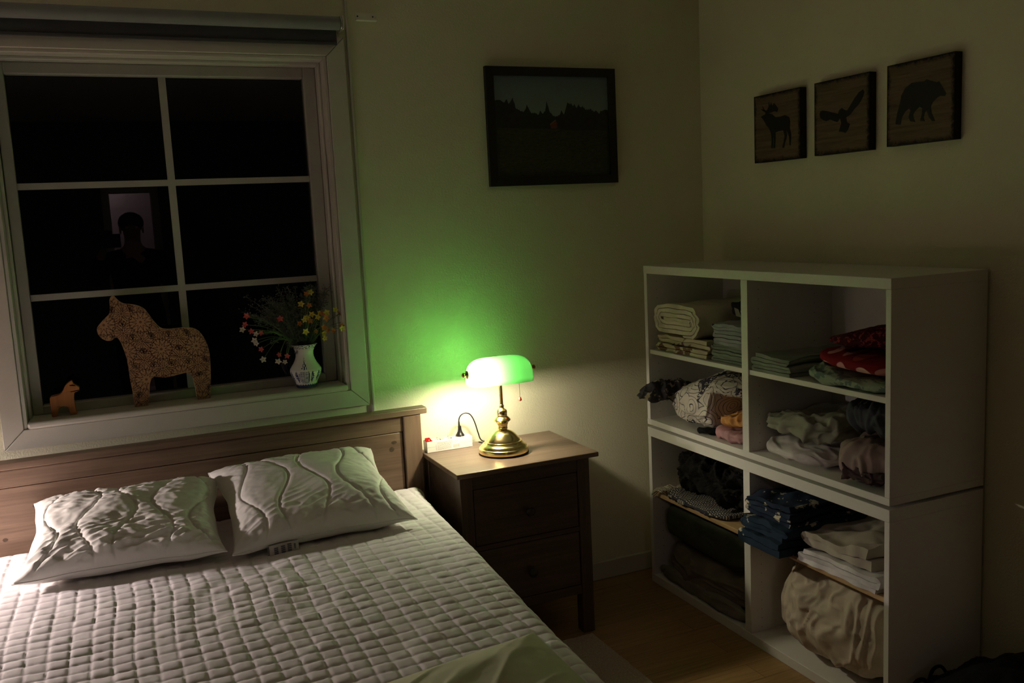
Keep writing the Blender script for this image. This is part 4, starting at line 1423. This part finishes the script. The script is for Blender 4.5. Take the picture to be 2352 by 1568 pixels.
q = blob('bedspread', 'cream and dark blue paisley bedspread bulging out of the left compartment', 'bedspread', XI + .004, XB, -.165, -.708, F2, .905, pais, 8.2, .012, .008, e=2.9, n=56,
         top=lambda f: .800 + .102 * min(1, f * 1.5) - .02 * max(0, f - .75), bot=lambda f: F2 + .002 + .140 * max(0, min(1, (f - .60) / .07)), group=G1)
blob('dark_fold', 'dark patterned fold hanging out at the front', None, -.452, -.20, -.150, -.255, .748, .826, paisd, 9.4, .014, .014, e=2.3, n=36, lim=(-.1480, -.30), parent=q, cf=14)
blob('cloth', 'crumpled orange cloth on the mauve one in the left compartment', 'cloth', XI + .004, -.12, -.528, -.709, .716, .800, fabric('orange_cloth', (.72, .36, .12)), 12.5, .010, .014, e=2.6, cf=13, group=G1, top=lambda f: .755 + .047 * f)
blob('cloth', 'mauve pink cloth lying under the orange one', 'cloth', XI + .008, -.12, -.522, -.709, F2, .716, fabric('mauve_cloth', (.50, .28, .30)), 14.1, .006, .008, e=4, cdir=(.5, 2, .3), group=G1)
blob('glove', 'small crumpled black cloth in front of the paisley bedspread', 'cloth', XI - .0, -.31, -.425, -.515, F2, .695, fabric('black_cloth', (.012, .012, .014)), 15.8, .008, .008, e=2.3, n=20, group=G1)
# top right
folded('folded_sheet', 'grey green folded bed sheet at the left of the top right compartment', 'sheet', XI - .002, XB, -.757, -.955, F_, 1.004, 5, fabric('sage_grey_sheet', (.30, .34, .28)), 17.7, G1, gap=.86, wob=.007)
blob('cloth', 'pale green printed cloth spread under the red dotted bundle', 'cloth', XI - .012, XB, -.975, -1.318, F_, .986, pattern('pale_green_print', (.34, .42, .31), (.16, .23, .20), 34, .52), 18.8, .006, .008, e=4, cdir=(1, .6, 1), group=G1, top=lambda f: 1.0 - .026 * f)
blob('bundle', 'red cloth bundle with pink polka dots on the pale green cloth', 'bundle', XI - .002, XB, -.995, -1.312, .984, 1.06, pattern('red_polka_dots', (.23, .016, .022), (.80, .42, .42), 15, .34, (.42, .07, .06), kind='dots'), 20.3, .007, .004, e=2.8, group=G1, top=lambda f: 1.052 - .006 * f, bot=lambda f: 1.001 - .024 * f)
blob('blanket', 'dark red crocheted blanket lying on the polka dot bundle', 'blanket', XI + .012, XB, -1.03, -1.318, 1.056, 1.150, pattern('dark_red_crochet', (.055, .008, .009), (.28, .05, .045), 75, .58), 21.9, .008, .006, e=2.6, fine=.0022, group=G1, top=lambda f: 1.085 + .062 * f, bot=lambda f: 1.056)
# lower compartment of the upper unit, right
blob('pillowcase', 'white lilac folded pillow lying on the compartment floor under the grey jacket', 'cushion', XI - .010, XB, -.752, -1.088, F2, .742, fabric('lilac_white_cotton', (.68, .62, .64)), 23.3, .008, .006, e=2.7, cdir=(1, .8, 1), group=G1, top=lambda f: .738 - .004 * f)
blob('jacket', 'grey green folded waxed jacket lying on the white pillow', 'jacket', XI + .012, XB, -.750, -1.092, .744, .848, fabric('grey_green_jacket', (.33, .33, .26)), 25.6, .012, .017, e=4.2, cf=10, group=G1, top=lambda f: .80 + .045 * f, bot=lambda f: .744)
blob('bundle', 'dark slate blue pleated cloth bundle right of the grey jacket', 'bundle', XI + .022, XB, -1.108, -1.319, .808, .922, fabric('slate_blue_cloth', (.085, .092, .105)), 27.0, .010, .016, e=3, cdir=(.4, 2.4, .5), cf=11, group=G1)
ob = blob('bundle', 'mauve brown rolled cloth bundle at the right front under the slate blue one', 'bundle', XI - .004, XB, -1.096, -1.316, F2, .802, fabric('mauve_brown_cloth', (.36, .27, .25)), 28.4, .012, .010, e=2.9, group=G1, cdir=(.5, 2, .6))
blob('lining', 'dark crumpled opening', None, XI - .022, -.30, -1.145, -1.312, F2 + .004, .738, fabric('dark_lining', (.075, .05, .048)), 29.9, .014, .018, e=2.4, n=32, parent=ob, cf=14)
# lower unit, left
F3, F4 = .3775, .0335
MQ = pattern('woven_mat_print', (.045, .047, .06), (.52, .48, .40), 1, .5, kind='weave', bump=.8)
mt = blob('woven_mat', 'dark and cream woven mat with a fringe under the black fur blanket', 'mat', XI - .016, XB, -.215, -.600, F3, .404, MQ, 31.0, .004, .006, e=5, n=40, group=G1, cdir=(.6, 1.6, 1), top=lambda f: .412 - .008 * f)
b = MB()
R3 = random.Random(3)
for k in range(34):
    x = XI - .012 + .11 * (k / 34) ** 1.3
    p = Vector((x, -.222 + R3.uniform(-.006, .004), F3 + .012 + R3.uniform(-.008, .014)))
    dr = R3.uniform(.4, 1) * (1 if x < XI + .02 else .25)
    e1 = p + Vector((-.006 * dr - .002, .026, .004)); e2 = p + Vector((-.030 * dr, .045, -.020 * dr)); 
    if e2.x > XI + .003: e2.z = max(e2.z, F3 + .003); e1.z = max(e1.z, F3 + .003)
    b.tube(catmull([p, e1, e2], 4), [.0018] * 8 + [.0008], 5)
b.build('fringe', fabric('cream_fringe', (.42, .39, .31)), mt, smooth='all')['label'] = 'cream and grey fringe'
fur = fabric('black_fur', (.018, .017, .015), (.006, .006, .006), scale=60, bump=1.0, weave=200)
blob('fur_blanket', 'black fluffy fur blanket piled on the woven mat', 'blanket', XI + .002, XB, -.225, -.709, .406, .596, fur, 33.3, .022, .026, e=2.7, n=80, cf=9, fine=.0032, group=G1)
blob('blanket', 'dark green folded felt blanket in the bottom left compartment', 'blanket', XI + .022, XB, -.152, -.665, .196, .350, fabric('dark_green_felt', (.060, .068, .048)), 35.2, .008, .004, e=5.5, cdir=(.4, .6, 1), group=G1, top=lambda f: .335 + .012 * f, bot=lambda f: .20 - .008 * f)
blob('cushion', 'grey brown folded cushion under the dark green blanket', 'cushion', XI + .006, XB, -.158, -.706, F4, .205, fabric('grey_brown_cloth', (.20, .165, .125)), 36.9, .012, .010, e=3.2, cdir=(.4, .5, 1.6), group=G1, top=lambda f: .182 + .012 * f)
blob('cushion', 'thin grey cloth lying lowest in the bottom left compartment', 'cloth', XI - .003, XI + .05, -.152, -.69, F4, .092, fabric('grey_cloth', (.24, .22, .18)), 38.1, .004, .006, e=3, n=36, cdir=(.4, .5, 1.6), group=G1)
# lower unit, right
navy = pattern('navy_white_print', (.020, .030, .055), (.50, .46, .36), 22, .615)
navy2 = pattern('blue_white_print', (.020, .036, .058), (.55, .50, .40), 17, .63)
gN = 'navy printed cloths in the lower right compartment'
folded('folded_cloth', 'blue printed folded cloth at the bottom of the navy stack', 'cloth', XI - .058, XB, -.760, -.965, F3, .424, 2, navy2, 41.0, gN, wob=.010, gap=.88)
folded('folded_cloth', 'blue printed folded cloth in the middle of the navy stack', 'cloth', XI - .048, XB, -.752, -.972, .427, .474, 3, navy2, 43.5, gN, wob=.012, gap=.84)
folded('folded_cloth', 'navy printed folded cloth on top of the navy stack', 'cloth', XI - .030, XB, -.758, -.975, .477, .540, 4, navy, 45.9, gN, wob=.014, gap=.8)
folded('folded_cloth', 'white damask folded cloth under the beige one on the wood shelf', 'cloth', XI - .004, XB, -.985, -1.316, F3, .424, 3, fabric('white_damask', (.62, .60, .60), bump=.6, weave=160), 47.3, G1, wob=.011, gap=.9)
folded('folded_cloth', 'beige grey linen cloth folded flat on the white damask', 'cloth', XI + .006, XB, -.988, -1.285, .429, .474, 2, fabric('beige_linen', (.42, .38, .31)), 49.8, G1, wob=.018, gap=.9, sag=lambda f: .018 * f)
blob('duvet', 'large cream folded duvet filling the bottom right compartment', 'duvet', XI - .006, XB, -.795, -1.3195, F4, .357, fabric('cream_duvet', (.62, .53, .44)), 52.2, .012, .013, e=2.6, n=84, cdir=(.7, 1.9, .40), cf=5, group=G1, top=lambda f: .335 + .022 * min(1, f * 2))

# ------------------------------------------------------------------ dark bag on the floor by the right wall
bag = thing('bag', (-.17, -1.62, 0), 'black soft bag standing on the floor beside the shelf units at the bottom right corner', 'bag')
M['bag'] = fabric('black_bag_cloth', (.010, .010, .011), bump=.3)
blob('body', None, None, -.37, -.02, -1.362, -1.90, .0005, .22, M['bag'], 61.0, .016, .012, e=2.8, n=36, lim=(-1.345, -1.95), parent=bag, top=lambda f: .175 + .085 * min(1, f * 3))
for (x, y, z, s_) in ((-.27, -1.375, .125, 1), (-.20, -1.372, .145, .8)):
    MB().tube(catmull([(x, y - .03, z - .02), (x - .012, y - .01, z + .018), (x - .040, y - .005, z + .016), (x - .062, y - .012, z - .012), (x - .060, y - .03, z - .05)], 6), .006 * s_, 8).build('strap', M['bag'], bag, smooth='all')
# ------------------------------------------------------------------ seen only mirrored in the window: lit hall doorway and the photographer
hy0, hy1 = RY0 - .15, RY0 - 1.3
b = MB().box(-3.0, -1.2, hy1 - .1, hy1, 0, 2.4).box(-3.1, -3.0, hy1, hy0, 0, 2.4).box(-1.2, -1.1, hy1, hy0, 0, 2.4).box(-3.0, -1.2, hy1, hy0, 2.4, 2.5).box(-3.0, -1.2, hy1, hy0, -.1, 0)
M['hall'] = plain('hall_wallpaper', (.70, .60, .62), .8)
struct('wall_hall', b, M['hall'])
for x0, x1, z0, z1 in ((DX0 - .06, DX0, 0, DZ + .06), (DX1, DX1 + .06, 0, DZ + .06), (DX0, DX1, DZ, DZ + .06)):
    struct('trim_2' if x0 < DX0 and z0 == 0 else ('trim_3' if z0 == 0 else 'trim_4'), MB().box(x0, x1, RY0, RY0 + .015, z0, z1), M['trimw'], bevel=.003)
hl = thing('hall_lamp', (-2.36, RY0 - 1.0, 2.1), 'small round ceiling lamp in the hall behind the doorway', 'lamp')
t = NT('lit_hall_bulb')
em = t.n('ShaderNodeEmission'); em.inputs[0].default_value = (1.0, .78, .80, 1); em.inputs[1].default_value = HALL
t.l(em.outputs[0], t.out.inputs[0])
MB().lathe([(.07, 2.4), (.07, 2.385), (.012, 2.38), (.012, 2.09)], (-2.36, RY0 - 1.0, 0), 24).build('fitting', M['trimw'], hl, smooth=True)
MB().ball((-2.36, RY0 - 1.0, 2.05), .05, 16).build('bulb', t.m, hl, smooth='all')

# photographer standing behind the viewpoint, holding a camera out to the left of the face
HX, HY = -2.085, -3.50
ph = thing('person', (HX, HY, 0), 'person in dark clothes holding a camera, mirrored in the window glass', 'person')
M['skin'] = plain('skin', (.45, .28, .2), .5)
M['cloth'] = fabric('dark_sweater', (.012, .012, .014))
J = {'pel': (HX, HY - .05, .92, .15, .105), 'waist': (HX, HY - .05, 1.05, .135, .10), 'chest': (HX, HY - .04, 1.22, .15, .11), 'sh': (HX, HY - .05, 1.335, .10, .085), 'neck': (HX, HY - .035, 1.41, .052, .052), 'neck2': (HX, HY - .015, 1.455, .05, .05), 'skull': (HX, HY, 1.53, .068, .082), 'crown': (HX, HY - .012, 1.595, .055, .068),
     'sL': (HX - .17, HY - .04, 1.315, .056, .056), 'eL': (HX - .27, HY + .09, 1.17, .042, .042), 'wL': (HX - .21, HY + .21, 1.36, .028, .028), 'hL': (HX - .185, HY + .235, 1.40, .032, .022),
     'sR': (HX + .17, HY - .04, 1.315, .056, .056), 'eR': (HX + .24, HY + .07, 1.12, .042, .042), 'wR': (HX + .03, HY + .22, 1.33, .028, .028), 'hR': (HX - .02, HY + .25, 1.375, .03, .022)}
for s_, k in ((-1, 'l'), (1, 'r')):
    J['hip' + k] = (HX + s_ * .09, HY - .05, .86, .09, .09); J['knee' + k] = (HX + s_ * .11, HY - .03, .48, .058, .058)
    J['ank' + k] = (HX + s_ * .12, HY - .06, .09, .038, .042); J['toe' + k] = (HX + s_ * .14, HY + .10, .035, .04, .03)
E_ = [('pel', 'waist'), ('waist', 'chest'), ('chest', 'sh'), ('sh', 'neck'), ('neck', 'neck2'), ('neck2', 'skull'), ('skull', 'crown'), ('sh', 'sL'), ('sL', 'eL'), ('eL', 'wL'), ('wL', 'hL'), ('sh', 'sR'), ('sR', 'eR'), ('eR', 'wR'), ('wR', 'hR')]
for k in 'lr': E_ += [('pel', 'hip' + k), ('hip' + k, 'knee' + k), ('knee' + k, 'ank' + k), ('ank' + k, 'toe' + k)]
KEYS = list(J)


def skinned(name, verts, edges, radii, mats, parent, levels=2):
    me = bpy.data.meshes.new(name)
    o0 = ORG[parent.name]
    me.from_pydata([tuple(Vector(v) - o0) for v in verts], edges, [])
    o = bpy.data.objects.new(name, me); COL.objects.link(o); o.parent = parent; ORG[o.name] = o0
    for m in mats: me.materials.append(m)
    o.modifiers.new('skin', 'SKIN').use_smooth_shade = True
    for i, r_ in enumerate(radii): me.skin_vertices[0].data[i].radius = r_
    me.skin_vertices[0].data[0].use_root = True
    s_ = o.modifiers.new('sub', 'SUBSURF'); s_.levels = s_.render_levels = levels
    return o


skinned('body', [J[k][:3] for k in KEYS], [(KEYS.index(a), KEYS.index(c)) for a, c in E_], [J[k][3:] for k in KEYS], [M['skin']], ph)
ck = [k for k in KEYS if k not in ('neck2', 'skull', 'crown', 'hL', 'hR', 'toel', 'toer')]
cl_ = skinned('clothes', [J[k][:3] for k in ck], [(ck.index(a), ck.index(c)) for a, c in E_ if a in ck and c in ck], [tuple(q * 1.12 + .004 for q in J[k][3:]) for k in ck], [M['cloth']], ph)
# face, ears, hair
fb = MB()
fb.ball((HX, HY + .086, 1.515), (.011, .016, .02), 10)
for s_ in (-1, 1):
    fb.ball((HX + s_ * .072, HY - .005, 1.525), (.008, .018, .03), 10)
fb.build('nose_and_ears', M['skin'], ph, smooth='all')
for s_ in (-1, 1):
    MB().ball((HX + s_ * .03, HY + .074, 1.54), (.012, .008, .009), 10).build('eye', M['trimw'], ph, smooth='all')
MB().ball((HX, HY + .074, 1.475), (.024, .008, .006), 10).build('mouth', plain('lips', (.35, .12, .1), .5), ph, smooth='all')
MB().ball((HX, HY - .025, 1.572), (.084, .09, .075), 20).build('hair', plain('dark_hair', (.015, .011, .009), .6), ph, smooth='all')
for s_, hand in ((-1, 'hL'), (1, 'hR')):
    h = Vector(J[hand][:3])
    for k in range(4):
        d = Vector((-.02 + .0 * s_, .03, .02 - k * .018))
        p = [h + Vector((0, .01, .02 - k * .016)), h + d + Vector((0, 0, .004)), h + d + Vector((-s_ * .018, .02, .0))]
        skinned('finger', p, [(0, 1), (1, 2)], [(.0095, .0095), (.009, .009), (.008, .008)], [M['skin']], ph)
    p = [h + Vector((-s_ * .006, .0, .02)), h + Vector((-s_ * .03, .012, .035)), h + Vector((-s_ * .045, .03, .04))]
    skinned('thumb', p, [(0, 1), (1, 2)], [(.011, .011), (.010, .010), (.009, .009)], [M['skin']], ph)
kc = thing('camera_body', (-2.235, -3.17, 1.40), 'black photo camera held by the mirrored person', 'camera')
MB().box(-2.30, -2.165, -3.235, -3.185, 1.41, 1.50).box(-2.262, -2.212, -3.23, -3.19, 1.50, 1.525).build('housing', M['blackplastic'], kc, bevel=.006)
MB().lathe([(.034, -3.186), (.036, -3.16), (.036, -3.135), (.030, -3.133)], (-2.2422, 0, 1.4741), 28, 'y').build('lens_barrel', M['blackplastic'], kc, smooth=True)
